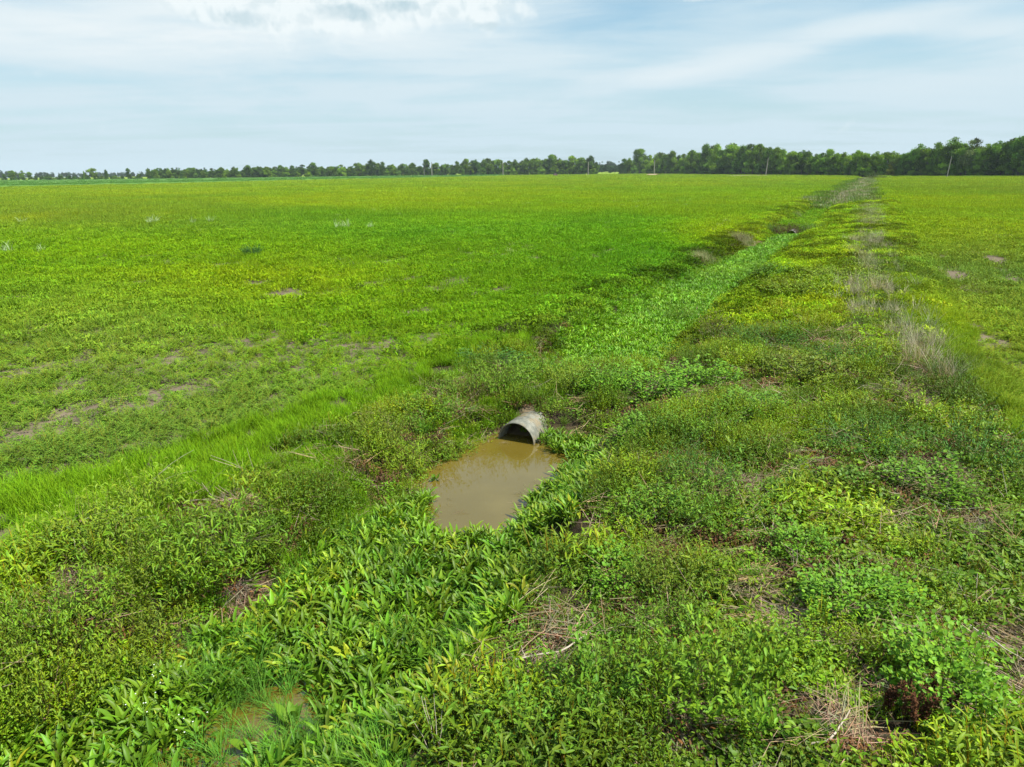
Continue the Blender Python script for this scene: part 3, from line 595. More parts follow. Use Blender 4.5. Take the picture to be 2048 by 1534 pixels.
# 7 dry ridge near right
RIDGE = wpoly([(1700, 470), (1760, 480), (1800, 620), (1830, 680), (1900, 720), (1930, 800), (1830, 780), (1760, 680), (1690, 620), (1720, 560)])
x, y = cand(15, 62, lambda d: 6 if d < 35 else 4); m = inz(x, y, RIDGE, 1.0) & (fbm(x, y, .35, 172, 3) > .42); x, y = sel(x, y, m)
q = fbm(x, y, .6, 171) > .56
scatter('dry_ridge_grass', 'drytall', x[q], y[q], jitc(np.tile(np.array([.40, .36, .24]), (q.sum(), 1)), .2), U(.8, 1.25, q.sum()), 'tall dry greyish grass along the ridge on the right', 'dry grass')
scatter('ridge_green_grass', 'tallgrass', x[~q], y[~q], jitc(np.tile(np.array([.13, .2, .05]), ((~q).sum(), 1)), .2), U(.7, 1.1, (~q).sum()), 'grey-green grass between the dry tussocks of the ridge', 'grass')
# 8 long yellow-green grass between ridge and right field
YG = wpoly([(1790, 560), (1900, 570), (1900, 640), (1950, 720), (2048, 800), (2400, 1000), (2400, 1150), (2048, 960), (1930, 780), (1830, 700), (1790, 620)])
x, y = cand(13, 40, 22); m = inz(x, y, YG, .6); x, y = sel(x, y, m)
scatter('yellow_green_grass', 'grass', x, y, jitc(tintf(x, y), .15), U(.9, 1.5, len(x)), 'yellow-green long grass between the ridge and the right-hand field', 'grass')
x, y = cand(9, 18, 14); dd = dpoly(x, y, POND); m = (dd < -.02) & (dd > -.4); x, y = sel(x, y, m)
scatter('floating_debris', 'twig', x, y, jitc(np.tile(np.array([.22, .17, .08]), (len(x), 1)), .3), U(.12, .3, len(x)), 'bits of dead stem floating along the shore of the pool', 'debris', z=np.full(len(x), WATER-.012), tilt=.01)
# ================================================================== THINGS
def tube(pts, radii, sides=6, cap=True):
    pts = [Vector(p) for p in pts]; V = []; F = []
    for i, p in enumerate(pts):
        d = (pts[min(i+1, len(pts)-1)] - pts[max(i-1, 0)]).normalized()
        a = d.cross(Vector((0, 0, 1)) if abs(d.z) < .9 else Vector((1, 0, 0))).normalized(); b = d.cross(a)
        for k in range(sides):
            an = 2*math.pi*k/sides; V.append(tuple(p + (a*math.cos(an) + b*math.sin(an))*radii[i]))
    for i in range(len(pts)-1):
        for k in range(sides):
            F.append((i*sides+k, i*sides+(k+1) % sides, (i+1)*sides+(k+1) % sides, (i+1)*sides+k))
    return V, F
class TB:
    def __init__(s): s.V = []; s.F = []
    def add(s, V, F): n = len(s.V); s.V += list(V); s.F += [tuple(i+n for i in f) for f in F]; return s
    def tube(s, *a, **k): return s.add(*tube(*a, **k))
    def mesh(s, name, mat, sm=True):
        me = bpy.data.meshes.new(name); me.from_pydata(s.V, [], s.F); me.materials.append(mat)
        if sm: me.polygons.foreach_set('use_smooth', [True]*len(me.polygons))
        me.update(); return me
def gz(x, y): return float(hgt(np.array([float(x)]), np.array([float(y)]))[0])
def atg(u, v):
    z = 0.0
    for _ in range(6): x, y = at(u, v, z); z = gz(x, y)
    return float(x), float(y), z

# ---- culvert pipe -------------------------------------------------
def culvert(name, p0, d, length, rad, label, mud=True):
    """corrugated pipe: p0 centre of the open end, d axis direction"""
    m = bpy.data.materials.new('galvanised_pipe'); m.use_nodes = True; t = m.node_tree; p = t.nodes['Principled BSDF']
    g = node(t, 'ShaderNodeTexCoord'); sp = node(t, 'ShaderNodeSeparateXYZ'); lk(t, g.outputs['Object'], sp.inputs[0])
    n1 = noise(t, g.outputs['Object'], 7, 8, .7); n2 = noise(t, g.outputs['Object'], 2.6, 6, .65)
    c = mixc(t, smooth(t, n1, .3, .7), (.11, .115, .09), (.27, .265, .21)); c = mixc(t, smooth(t, n2, .45, .7), c, (.22, .17, .09))
    low = smooth(t, mth(t, 'ADD', sp.outputs[2], mth(t, 'MULTIPLY', n1, .25)), .22, -.02)
    c = mixc(t, mth(t, 'MULTIPLY', low, .85), c, (.26, .16, .06))
    lk(t, c, p.inputs['Base Color']); p.inputs['Roughness'].default_value = .65; p.inputs['Metallic'].default_value = .1
    e = empty(name, p0); ang = math.atan2(d[0], d[1]); e.rotation_euler = (0, 0, -ang)
    tag(e, label, 'culvert pipe')
    S = 56; A, pitch = .015*rad/.5, .09
    def shell(r, amp, y0, y1, flip):
        n = int((y1-y0)/.0117); ys = np.linspace(y0, y1, n); an = np.arange(S)*2*math.pi/S
        yy, aa = np.meshgrid(ys, an, indexing='ij'); rr = r + amp*np.sin(2*math.pi*(yy/pitch) + aa*1.0)
        V = np.stack([rr*np.cos(aa), yy, rr*np.sin(aa)], -1).reshape(-1, 3)
        i = np.arange(n-1)[:, None]*S; k = np.arange(S)[None]; k2 = (k+1) % S
        F = np.stack([i+k, i+k2, i+S+k2, i+S+k], -1).reshape(-1, 4)
        return V, F[:, ::-1] if flip else F
    Vo, Fo = shell(rad, A*.8, 0, length, False); Vi, Fi = shell(rad-.012, A, 0, length, True)
    me = mkmesh('barrel', np.concatenate([Vo, Vi]), np.concatenate([Fo, Fi+len(Vo)]), [m], smoothf=True); obj('barrel', me, e)
    # rolled end band
    tb = TB(); ring = []
    V = []; F = []
    for k in range(S):
        a = 2*math.pi*k/S
        for q in range(6):
            b = 2*math.pi*q/6; r = rad-.004 + .014*math.cos(b); V.append((r*math.cos(a), -.004+.016*math.sin(b), r*math.sin(a)))
    for k in range(S):
        for q in range(6): F.append((k*6+q, k*6+(q+1) % 6, ((k+1) % S)*6+(q+1) % 6, ((k+1) % S)*6+q))
    tb.add(V, F); obj('end_rim', tb.mesh('end_rim', m), e)
    return e
ax = np.array([math.sin(R_(27)), math.cos(R_(27))])
PX, PY = at(1032, 846, -.10); PX, PY = float(PX), float(PY)
culvert('culvert_pipe', (PX, PY, -.60), ax, 4.6, .5, 'weathered corrugated metal culvert pipe opening onto the muddy pool')
QX, QY = at(1583, 461, .0); culvert('culvert_pipe', (float(QX), float(QY), -.42), ax, 2.5, .42, 'far culvert pipe with pale rim below the two brown bushes')

# ---- bushes ------------------------------------------------------
BUSH = {}
def bush_proto(key, leaf_fn):
    Gs, Gl = Geo(), Geo(); leaf_fn(Gs, Gl); BUSH[key] = (Gl.mesh(key+'_foliage', [M_leaf_o]), Gs.mesh(key+'_stems', [M_stem_o]))
def split_weed(Gs, Gl, ns, r, h, lean, nl, ll, lw, stemcol=(1, 1, 1), i0=2.5, prof=LEAF, llean=(.3, 1.3)):
    b = disc(ns, r); rr = np.hypot(b[:, 0], b[:, 1])/r; a = np.arctan2(b[:, 1], b[:, 0]) + U(-.6, .6, ns)
    L = U(*h, ns); S = blades(b, a, rr*lean*U(.5, 1.15, ns), L, .005, U(-.1, .6, ns), [1]*6+[.8, .5, .2], 1, 2); Gs.add(S, vcol(ns, .25)*np.array(stemcol))
    c = S.mean(2)
    for j in np.linspace(i0, 8, nl):
        i = int(j); f = j-i; P = c[:, i]*(1-f)+c[:, min(i+1, 8)]*f + rng.normal(0, .018, (ns, 3)); l = U(*ll, ns)
        Gl.add(blades(P, U(0, 6.28, ns), U(*llean, ns), l, l*lw, U(.2, 1.2, ns), prof, 1, 3, .2, .5), vcol(ns, .3, .2))
for k in range(3):
    bush_proto('lance%d' % k, lambda a, b: split_weed(a, b, 95, .32, (.45, .85), .95, 15, (.055, .095), .22))
    bush_proto('broad%d' % k, lambda a, b: split_weed(a, b, 85, .32, (.4, .8), .95, 16, (.045, .085), .42))
    bush_proto('fine%d' % k, lambda a, b: split_weed(a, b, 120, .34, (.4, .8), 1.0, 15, (.035, .065), .32))
    def vm(a, b):
        n = 2600; u = U(0, 1, n)**.6; ph = U(0, 6.28, n); th = np.arccos(1-u); o = U(0, 6, 6); q = U(.6, 1.05, n)*(1+.3*np.sin(ph*2+o[0])*np.sin(th*3+o[1])+.2*np.sin(ph*5+o[2])*np.sin(th*4+o[3])+.15*np.sin(ph*9+o[4]+th*7))
        P = np.stack([np.sin(th)*np.cos(ph)*.55*q, np.sin(th)*np.sin(ph)*.55*q, np.cos(th)*.5*q], 1); l = U(.03, .055, n)
        b.add(blades(P, ph+U(-.9, .9, n), U(.6, 1.6, n), l, l*.9, U(.2, 1.0, n), HEART, 1, 3, .12, .5), vcol(n, .3, .16))
        split_weed(a, b, 40, .4, (.3, .75), .9, 9, (.03, .05), .5)
    bush_proto('vine%d' % k, vm)
    def sp(a, b):   # sparse, mostly stems
        split_weed(a, b, 90, .25, (.5, .95), 1.1, 7, (.03, .06), .3)
    bush_proto('twiggy%d' % k, sp)
nb = 0
def bush(u, v, wpx, hpx, kind, col, label, cat='bush', name='weed_bush', group=None, stem=(.11, .10, .03), z=None):
    global nb
    x, y, z0 = atg(u, v) if z is None else (*[float(q) for q in at(u, v, z)], z); D = math.hypot(math.hypot(x, y), H)
    w = wpx/FPX*D; h = hpx/FPX*D*1.0/max(.75, math.cos(math.atan2(H, y))); kk = '%s%d' % (kind, nb % 3); nb += 1
    y += w*.3; x += w*.12
    e = empty(name, (x, y, gz(x, y)-.03), U(0, 6.28, 1)[0], (w/1.25, w/1.25, h/.75)); tag(e, label, cat, group)
    f, s = BUSH[kk]; o = obj('foliage', f, e); o.color = (*col, 1); q = obj('stems', s, e); q.color = (*stem, 1); return e
gA = (.115, .235, .014); gB = (.145, .265, .013); gY = (.185, .28, .014); gD = (.065, .16, .014); gO = (.14, .20, .015); gR = (.15, .15, .025); gBr = (.13, .09, .03); gV = (.13, .28, .016)
RS = (.22, .08, .04)
for a in [
    (745, 905, 115, 85, 'fine', gO, 'olive-green rounded weed bush on the left bank at the end of the bright grass band'),
    (785, 965, 110, 85, 'lance', gY, 'yellow-green weed bush on the bank just left of the muddy pool'),
    (690, 985, 90, 60, 'twiggy', gR, 'small reddish-brown weed bush left of the pool on the open bank'),
    (845, 860, 130, 70, 'fine', gA, 'green weed bush behind the pool, midway between the bright grass and the pipe'),
    (925, 825, 110, 75, 'twiggy', gBr, 'brownish leggy weed bush up the slope left of the culvert pipe'),
    (985, 800, 120, 80, 'lance', gB, 'tall yellow-green weed bush directly behind and left of the culvert pipe'),
    (905, 800, 100, 60, 'lance', gB, 'light green weed bush at the top of the crossing left of the pipe'),
    (1120, 850, 95, 75, 'lance', gY, 'yellowish weed bush hugging the right side of the culvert pipe'),
    (1065, 770, 110, 55, 'broad', gA, 'leafy green bush on the crossing straight above the culvert pipe'),
    (960, 740, 140, 50, 'vine', gD, 'dark green creeper mound on the crossing by the left field edge'),
    (1190, 850, 120, 90, 'vine', gV, 'bright creeper-covered mound right of the pipe and above the pool plants'),
    (1170, 790, 150, 70, 'fine', gA, 'fine-leaved bush at the lower end of the leafy ditch strip'),
    (1290, 810, 170, 85, 'vine', gV, 'bright green creeper mound just right of where the leafy strip ends'),
    (1400, 780, 150, 70, 'vine', gV, 'glossy green creeper mound on the right bank beside the lower leafy strip'),
    (1280, 900, 150, 85, 'vine', gA, 'creeper mound to the right of the pool, level with the pipe'),
    (1265, 990, 120, 80, 'twiggy', gO, 'brown-centred weed bush on the slope right of the pool'),
    (1395, 900, 150, 85, 'fine', gA, 'feathery green bush up the bank right of the pipe'),
    (1390, 990, 150, 100, 'fine', gD, 'deep green feathery bush on the bank right of the pool'),
    (1440, 1080, 190, 110, 'fine', gA, 'large feathery green bush in the middle of the right bank'),
    (1305, 1070, 150, 80, 'broad', gA, 'leafy bush on the bank right of the pool plants'),
    (1500, 850, 160, 80, 'vine', gA, 'low green creeper hummock in the middle of the right bank, below the dark bushes'),
    (1540, 710, 130, 55, 'fine', gD, 'dark green rounded bush on the right bank, left one of the dark pair'),
    (1690, 740, 120, 55, 'fine', gD, 'dark green rounded bush nearer the dry ridge, right one of the dark pair'),
    (1425, 690, 80, 70, 'twiggy', (.20, .17, .08), 'greyish brown twiggy bush at the right edge of the leafy strip'),
    (1360, 650, 60, 40, 'lance', gB, 'small green bush on the right lip of the leafy strip'),
    (1620, 780, 150, 60, 'broad', gO, 'olive leafy bush with brown stems below the dark pair of bushes'),
    (1600, 600, 130, 45, 'fine', gY, 'yellow-green low bush on the right bank left of the dry grass'),
    (1690, 570, 130, 38, 'fine', gY, 'yellow-green bush touching the dry grass ridge'),
    (1530, 560, 90, 35, 'broad', gA, 'green bush beside the upper part of the leafy strip'),
    (1860, 1010, 170, 80, 'vine', gA, 'green creeper mound over dead stems near the right edge'),
    (1740, 930, 160, 70, 'fine', gD, 'dark green bush below the pale dry tussock on the right'),
    (1960, 960, 150, 100, 'fine', gD, 'dark grey-green bush on the outer slope at the right edge'),
    (1600, 1130, 130, 70, 'vine', gV, 'bright heart-leaved creeper mound behind the green grass tussock'),
    (1720, 1270, 200, 90, 'vine', gV, 'broad heart-leaved creeper mound in the lower right between straw patches'),
    (1900, 1470, 220, 150, 'vine', (.15, .31, .018), 'bright green heart-leaved mound in the lower right corner beside the brown stalks'),
    (1560, 1380, 150, 80, 'broad', gB, 'yellowish leafy bush between the straw patches in the lower right'),
    (1215, 1200, 170, 90, 'vine', gV, 'bright creeper mound on the right of the water plants below the pool'),
    (1330, 1220, 180, 110, 'fine', gO, 'tangled olive bush with brown stems right of the bright creeper mound'),
    (1340, 1310, 160, 90, 'fine', gA, 'green feathery bush above the leafy foreground bush'),
    (1420, 1490, 240, 160, 'broad', gB, 'large leafy bush with a dark hollow under it at the bottom, right of centre'),
    (1190, 1470, 210, 130, 'broad', gA, 'leafy green bush at the bottom centre with serrated-looking foliage'),
    (1050, 1560, 200, 110, 'broad', gA, 'leafy bush cut by the bottom edge, left of the other foreground bushes'),
    (1000, 1440, 130, 70, 'lance', gV, 'light green lance-leaved bush at the edge of the water plants near the pale branch'),
    (255, 1050, 140, 90, 'lance', gY, 'yellow-green bush with a dark hollow standing in the bright grass on the left'),
    (120, 1125, 170, 80, 'lance', gY, 'low yellow-green bush left of the bush with a dark hollow'),
    (365, 1245, 220, 150, 'lance', gB, 'big lance-leaved bush with a dark brown base beside the straw patch on the left bank'),
    (230, 1200, 130, 80, 'fine', gO, 'small olive bush up the bank from the big lance-leaved bush'),
    (480, 1110, 90, 45, 'lance', gA, 'low green weed clump between two straw patches on the left bank'),
    (60, 1330, 180, 130, 'fine', gB, 'leafy green bush at the left edge level with the big lance-leaved bush'),
    (40, 1480, 180, 150, 'fine', gY, 'yellow-green bush in the lower left corner'),
    (210, 1370, 160, 90, 'lance', gO, 'dark olive weed bush on the lower left bank beside the water plants'),
    (620, 1000, 90, 50, 'twiggy', gR, 'short reddish weed bush on the open part of the left bank'),
    (560, 960, 90, 40, 'fine', gO, 'low olive weed bush at the lower edge of the bright grass'),
    (1480, 500, 45, 25, 'twiggy', (.17, .14, .09), 'grey-brown twiggy bush on the left lip of the leafy strip, far along'),
    (1430, 560, 60, 22, 'fine', gB, 'green bush on the left lip of the leafy strip'),
]: bush(*a)
BB = 'brown bushes over the far culvert'
bush(1570, 460, 50, 30, 'fine', (.085, .05, .018), 'left of the two dark brown bushes above the far culvert pipe', group=BB, stem=(.08, .04, .02), z=0.0)
bush(1599, 461, 38, 26, 'fine', (.07, .04, .015), 'right and smaller of the two dark brown bushes above the far culvert pipe', group=BB, stem=(.08, .04, .02), z=0.0)
bush(1543, 456, 32, 20, 'fine', (.08, .2, .03), 'dark green round bush left of the brown bushes at the far culvert', z=0.0)
bush(1624, 460, 40, 18, 'fine', (.10, .2, .03), 'green bush right of the brown bushes at the far culvert', z=0.0)
bush(1640, 407, 60, 11, 'fine', (.05, .11, .02), 'low dark bush crossing the ditch beyond the far culvert', z=0.0)
bush(495, 514, 38, 24, 'broad', (.04, .13, .02), 'lone dark green plant standing in the open field on the left')
bush(1747, 358, 22, 14, 'fine', (.07, .12, .02), 'round dark shrub in front of the wood where the ditch reaches it', 'shrub', 'round_shrub')
bush(1765, 358, 14, 9, 'fine', (.07, .12, .02), 'smaller shrub right beside the round dark shrub in front of the wood', 'shrub', 'round_shrub')

# ---- pale grass tufts in the field, tussocks ----------------------------
def tuft_mesh(nm, n, r, h, w, lean, cur, mat):
    G = Geo(); G.add(blades(disc(n, r), U(0, 6.28, n), U(0, lean, n), U(*h, n), U(*w, n), U(*cur, n), [1, .9, .7, .4, .08], 1.4, 2), vcol(n, .25, .08)); return G.mesh(nm, [mat])
M_blade_o = foliage_mat('tussock_blade', None, .6, .25, .25, inst=False)
PT = [tuft_mesh('pale_tuft', 26, .35, (.7, 1.3), (.03, .06), .5, (.2, 1.6), M_blade_o) for _ in range(3)]
TG = [tuft_mesh('tussock', 130, .16, (.45, .85), (.007, .012), .55, (.3, 1.9), M_blade_o) for _ in range(3)]
DG = [tuft_mesh('dry_tussock', 150, .3, (.5, 1.1), (.006, .01), .8, (-.1, 1.2), M_blade_o) for _ in range(3)]
def tuft(ms, u, v, sc, col, label, name='grass_tuft', group=None, k=[0]):
    x, y, z = atg(u, v); k[0] += 1; o = obj(name, ms[k[0] % 3]); o.location = (x, y, z-.02); o.rotation_euler = (U(-.1, .1, 1)[0], U(-.1, .1, 1)[0], k[0]*1.7); o.scale = (sc,)*3; o.color = (*col, 1)
    return tag(o, label, 'grass tuft', group)
pg = (.38, .48, .24)
for u, v, s, l in ((312, 448, 1.3, 'pale tall grass tuft in the far left field, left of a matching pair'), (300, 449, 1.0, 'shorter pale tuft touching the pale tall tuft in the far left field'), (12, 508, 1.1, 'pale grass tuft at the left edge of the field'), (84, 508, .8, 'slender pale tuft just right of the tuft at the left edge'),
                   (676, 460, 1.1, 'pale tuft in the mid field, left one of the group above the lone dark plant'), (692, 459, 1.2, 'pale tuft in the mid field, middle one of the group above the lone dark plant'), (738, 461, 1.0, 'pale tuft standing a little apart right of the mid field group'), (388, 450, .9, 'low pale tuft between the left and middle pale tufts'), (420, 447, 1.0, 'fuzzy pale tuft between the left and middle pale tufts'), (44, 448, 1.1, 'pale tuft far out near the left edge')):
    tuft(PT, u, v, s, pg, l, group='pale grass tufts in the left field')
for u, v, s, c, l in ((1508, 1165, .62, (.17, .42, .015), 'vivid green grass tussock beside the straw in the right bank'), (1370, 1395, .75, (.10, .27, .02), 'dark green grass tussock among foreground weeds right of centre'), (1520, 1470, .8, (.10, .28, .02), 'tall green grass tussock near the bottom right of centre'), (1480, 1420, .6, (.12, .30, .02), 'smaller grass tussock behind the tall one near the bottom'), (1335, 1250, .55, (.14, .3, .03), 'thin grass tussock with pale arching blades on the right bank'),
                      (845, 905, .7, (.10, .28, .03), 'dark upright grass tussock on the bank above the left side of the pool'), (1045, 1190, .5, (.12, .3, .06), 'bluish grass tussock at the right edge of the water plants'), (700, 1120, .5, (.13, .33, .02), 'grass tussock beside the water plants on the left bank'), (560, 1075, .55, (.14, .35, .015), 'green grass tussock above the big straw patch'), (330, 1075, .5, (.15, .36, .015), 'grass tussock right of the hollow bush on the left'), (130, 1235, .6, (.12, .28, .03), 'grass tussock among weeds on the left edge bank')):
    tuft(TG, u, v, s, c, l, 'grass_tussock')
for u, v, s, l in ((1840, 735, 1.25, 'large pale dry grass tussock leaning on the right bank'), (1890, 760, 1.1, 'pale dry tussock directly right of the large leaning one'), (1800, 715, .9, 'smaller dry tussock left of the large leaning one'), (1752, 590, 1.3, 'dry grey tussock halfway up the ridge'), (1735, 550, 1.1, 'dry grey tussock behind the one halfway up the ridge'), (1870, 700, 1.0, 'dry tussock behind the large leaning one'), (1960, 1090, .5, 'flattened dry tussock near the right edge'), (1870, 1000, .55, 'dry brown tussock under creepers near the right edge')):
    tuft(DG, u, v, s, (.42, .36, .25), l, 'dry_tussock', 'dry tussocks on the right bank')

# ---- plants in the second pool, dock stalks, white flowers ---------------
G = Geo(); g_bigleaf(G); BLM = [G.mesh('big_leaf', [M_leaf_o])]
G = Geo(); g_bigleaf(G, 7, (.3, .5)); BLM.append(G.mesh('big_leaf', [M_leaf_o]))
for i, (u, v, s, l) in enumerate(((590, 1480, 1.1, 'big-leaved pale green plant at the right end of the lower pool'), (515, 1530, 1.15, 'big-leaved plant at the bottom edge in the lower pool'), (575, 1545, 1.0, 'big-leaved plant cut by the bottom edge, right of its neighbour'), (435, 1545, 1.0, 'big-leaved plant at the bottom edge left of the lower pool'), (425, 1290, .8, 'big-leaved light plant on the upper left edge of the water plants'), (255, 1480, .9, 'big-leaved plant in the lower left among water plants'), (1110, 900, .8, 'large-leaved plant standing at the mouth of the culvert'), (1072, 900, .9, 'tallest large-leaved plant against the culvert rim'), (870, 985, .7, 'single broad-leaved plant at the left shore of the pool'), (730, 1290, .8, 'big pale leaf cluster in the middle of the water plants'), (1180, 930, .7, 'large-leaved plant right of the culvert clump'))):
    x, y, z = atg(u, v); z = max(z, WATER-.08)
    o = obj('broad_leaved_plant', BLM[i % 2]); o.location = (x, y, z); o.rotation_euler = (0, 0, i*2.1); o.scale = (s*.72,)*3; o.color = (.115, .225, .014, 1); tag(o, l, 'plant', 'big-leaved water plants')
def dock(u, v, h, label):
    h *= .72
    x, y, z = atg(u, v); e = empty('dock_plant', (x, y, z)); tag(e, label, 'plant', 'red-brown dock stalks'); Gs = Geo(); Gh = Geo()
    n = 6; S = blades(disc(n, .06), U(0, 6.28, n), U(.05, .4, n), U(h*.7, h, n), .012, U(-.1, .3, n), [1]*9, 1, 2); Gs.add(S, vcol(n, .2)); c = S.mean(2)
    s = obj('stems', Gs.mesh('dock_stem', [M_stem_o]), e); s.color = (.14, .07, .035, 1)
    for i in range(n):
        Gh = Geo(); P = np.repeat(c[i, 3:9], 22, 0); P = P + rng.normal(0, .016, P.shape); Gh.add(blades(P, U(0, 6.28, len(P)), U(0, 1.4, len(P)), .03, .018, .5, [.6, 1, .5], 1, 2), vcol(len(P), .3, .1))
        q = obj('seed_head', Gh.mesh('dock_seeds', [M_stem_o]), e); q.color = (.10, .045, .022, 1)
dock(1820, 1460, .75, 'tallest red-brown dock stalks beside the bright mound in the lower right'); dock(1870, 1425, .6, 'red-brown dock stalks right of the tallest ones in the lower right'); dock(1770, 1430, .5, 'shorter red-brown dock stalks left of the tallest ones in the lower right'); dock(1690, 1110, .45, 'rusty stalks in the creepers of the middle right bank')
M_white = simple_mat('white_petal', (.75, .75, .7), (.85, .85, .8), 5)
for u, v, l in ((398, 1530, 'spray of tiny white flowers at the bottom edge by the lower pool'), (335, 1420, 'tiny white flowers among the water plants above the lower pool'), (295, 1490, 'tiny white flowers in the lower left water plants')):
    x, y, z = atg(u, v); z = max(z, WATER); e = empty('white_flower', (x, y, z)); tag(e, l, 'flower', 'small white flowers')
    Gs = Geo(); n = 6; S = blades(disc(n, .1), U(0, 6.28, n), U(0, .4, n), U(.4, .6, n), .004, .2, [1]*5, 1, 2); Gs.add(S, vcol(n, .2)); s = obj('stems', Gs.mesh('flower_stem', [M_stem_o]), e); s.color = (.12, .25, .04, 1)
    for i in range(n): Gp = Geo(); P = np.repeat(S.mean(2)[i:i+1, -1], 5, 0); Gp.add(blades(P, np.arange(5)*1.256, 1.2, .009, .007, .2, [.6, 1, .5], 1, 2), vcol(5, .1)); obj('flower_head', Gp.mesh('petals', [M_white]), e)

# ---- dead branches and stalks ----------------------------------------------
M_stick = simple_mat('dead_wood', (.34, .28, .2), (.5, .44, .35), 8)
def stick(name, lines, label, cat='branch'):
    """lines: lists of (u, v, height above ground, radius)"""
    tb = TB(); org = None
    for ln in lines:
        P = []
        for u, v, h, r in ln:
            x, y, z = atg(u, v)
            for _ in range(5): x, y = (float(q) for q in at(u, v, z+h)); z = gz(x, y)
            if ln[0][2] == 0 and h > 0 and ln is not None and len(ln) > 8: pass
            P.append(Vector((x, y, z+h)))
        if org is None: org = P[0].copy()
        # small kinks between the given points
        Q = []; Rr = []
        for i in range(len(P)-1):
            for k in range(4):
                f = k/4; q = P[i].lerp(P[i+1], f) + (Vector(rng.normal(0, .006, 3)) if k else Vector()); Q.append(q-org); Rr.append(ln[i][3]*(1-f)+ln[i+1][3]*f)
        Q.append(P[-1]-org); Rr.append(ln[-1][3]); tb.tube(Q, Rr, sides=6)
    o = obj(name, tb.mesh(name, M_stick)); o.location = org; return tag(o, label, cat)
def stalks(u, v, tips, label, r=.007):
    """dead stalks rising from one root; tips: (az deg, lean deg, length)"""
    x, y, z = atg(u, v); tb = TB()
    for az_, le, L in tips:
        a, l = R_(az_), R_(le); n = 6; P = []; R2 = []
        for i in range(n+1):
            f = i/n; ll = l*(.8+.4*f); P.append((math.sin(a)*math.sin(ll)*L*f + rng.normal(0, .006), math.cos(a)*math.sin(ll)*L*f + rng.normal(0, .006), math.cos(ll)*L*f)); R2.append(r*(1-.7*f))
        tb.tube(P, R2, sides=5)
    o = obj('dead_stalks', tb.mesh('dead_stalks', M_stick)); o.location = (x, y, z); return tag(o, label, 'dead stalks')
stick('fallen_branch', [[(990, 1335, .18, .006), (1050, 1315, .22, .012), (1120, 1303, .25, .013), (1180, 1265, .3, .008)], [(1050, 1315, .22, .007), (1042, 1290, .3, .004)]], 'long pale fallen branch lying across weeds at the right edge of the water plants')
stick('fallen_branch', [[(1045, 1405, .1, .006), (1085, 1362, .2, .006)], [(1032, 1410, .1, .005), (1025, 1375, .25, .004)]], 'short forked dead branch below the long pale branch')
stick('fallen_branch', [[(1610, 1490, .1, .012), (1660, 1478, .14, .012), (1700, 1420, .2, .006)]], 'crooked grey branch in the straw at the bottom right')
stick('fallen_branch', [[(1940, 1250, .25, .008), (2000, 1290, .28, .008), (2048, 1320, .25, .006)]], 'thin bare branch lying over creepers at the right edge')
stalks(280, 995, [(50, 48, 1.3), (62, 60, 1.1), (35, 50, .8), (75, 66, .9)], 'fan of pale dead stalks leaning right out of the bushes in the left grass')
stalks(95, 1095, [(60, 58, 1.3), (45, 65, .7), (20, 25, .5)], 'pale dead stalks leaning right over the low bush at far left')
stalks(8, 1205, [(-20, 6, .85), (60, 15, .3)], 'single upright whitish stalk at the left edge', .01)
stalks(157, 1130, [(-30, 8, .45), (60, 25, .3)], 'short upright pale stalk between the two left bushes')
stalks(880, 1545, [(-35, 22, .8), (-15, 12, .85), (-50, 35, .6), (10, 14, .7), (-70, 30, .5), (-25, 30, .75)], 'bunch of whitish dead stalks at the bottom edge left of centre', .006)
stalks(2015, 1010, [(-40, 14, .75), (-60, 30, .4)], 'pale dead stalk standing at the right edge')
stalks(1280, 975, [(-40, 30, .4), (40, 40, .4), (0, 20, .35)], 'short dead stalks in the brown bush right of the pool')
stalks(1590, 1155, [(-30, 12, .45), (20, 20, .4)], 'two dead stalks rising beside the straw in the lower right')
stalks(1540, 1080, [(-50, 30, .45), (30, 45, .45), (80, 60, .4)], 'curled whitish dead blades above the vivid tussock')
stalks(995, 1060, [(-20, 10, .35), (-50, 30, .3)], 'dark reed stubs at the near shore of the pool', .005)
stalks(120, 1325, [(0, 5, .4), (30, 10, .35)], 'broken upright straw stalks on the lower left bank', .008)
stalks(1950, 1240, [(-30, 30, .5), (20, 20, .6), (60, 45, .5)], 'spray of bare grey stems in creepers near the right edge')

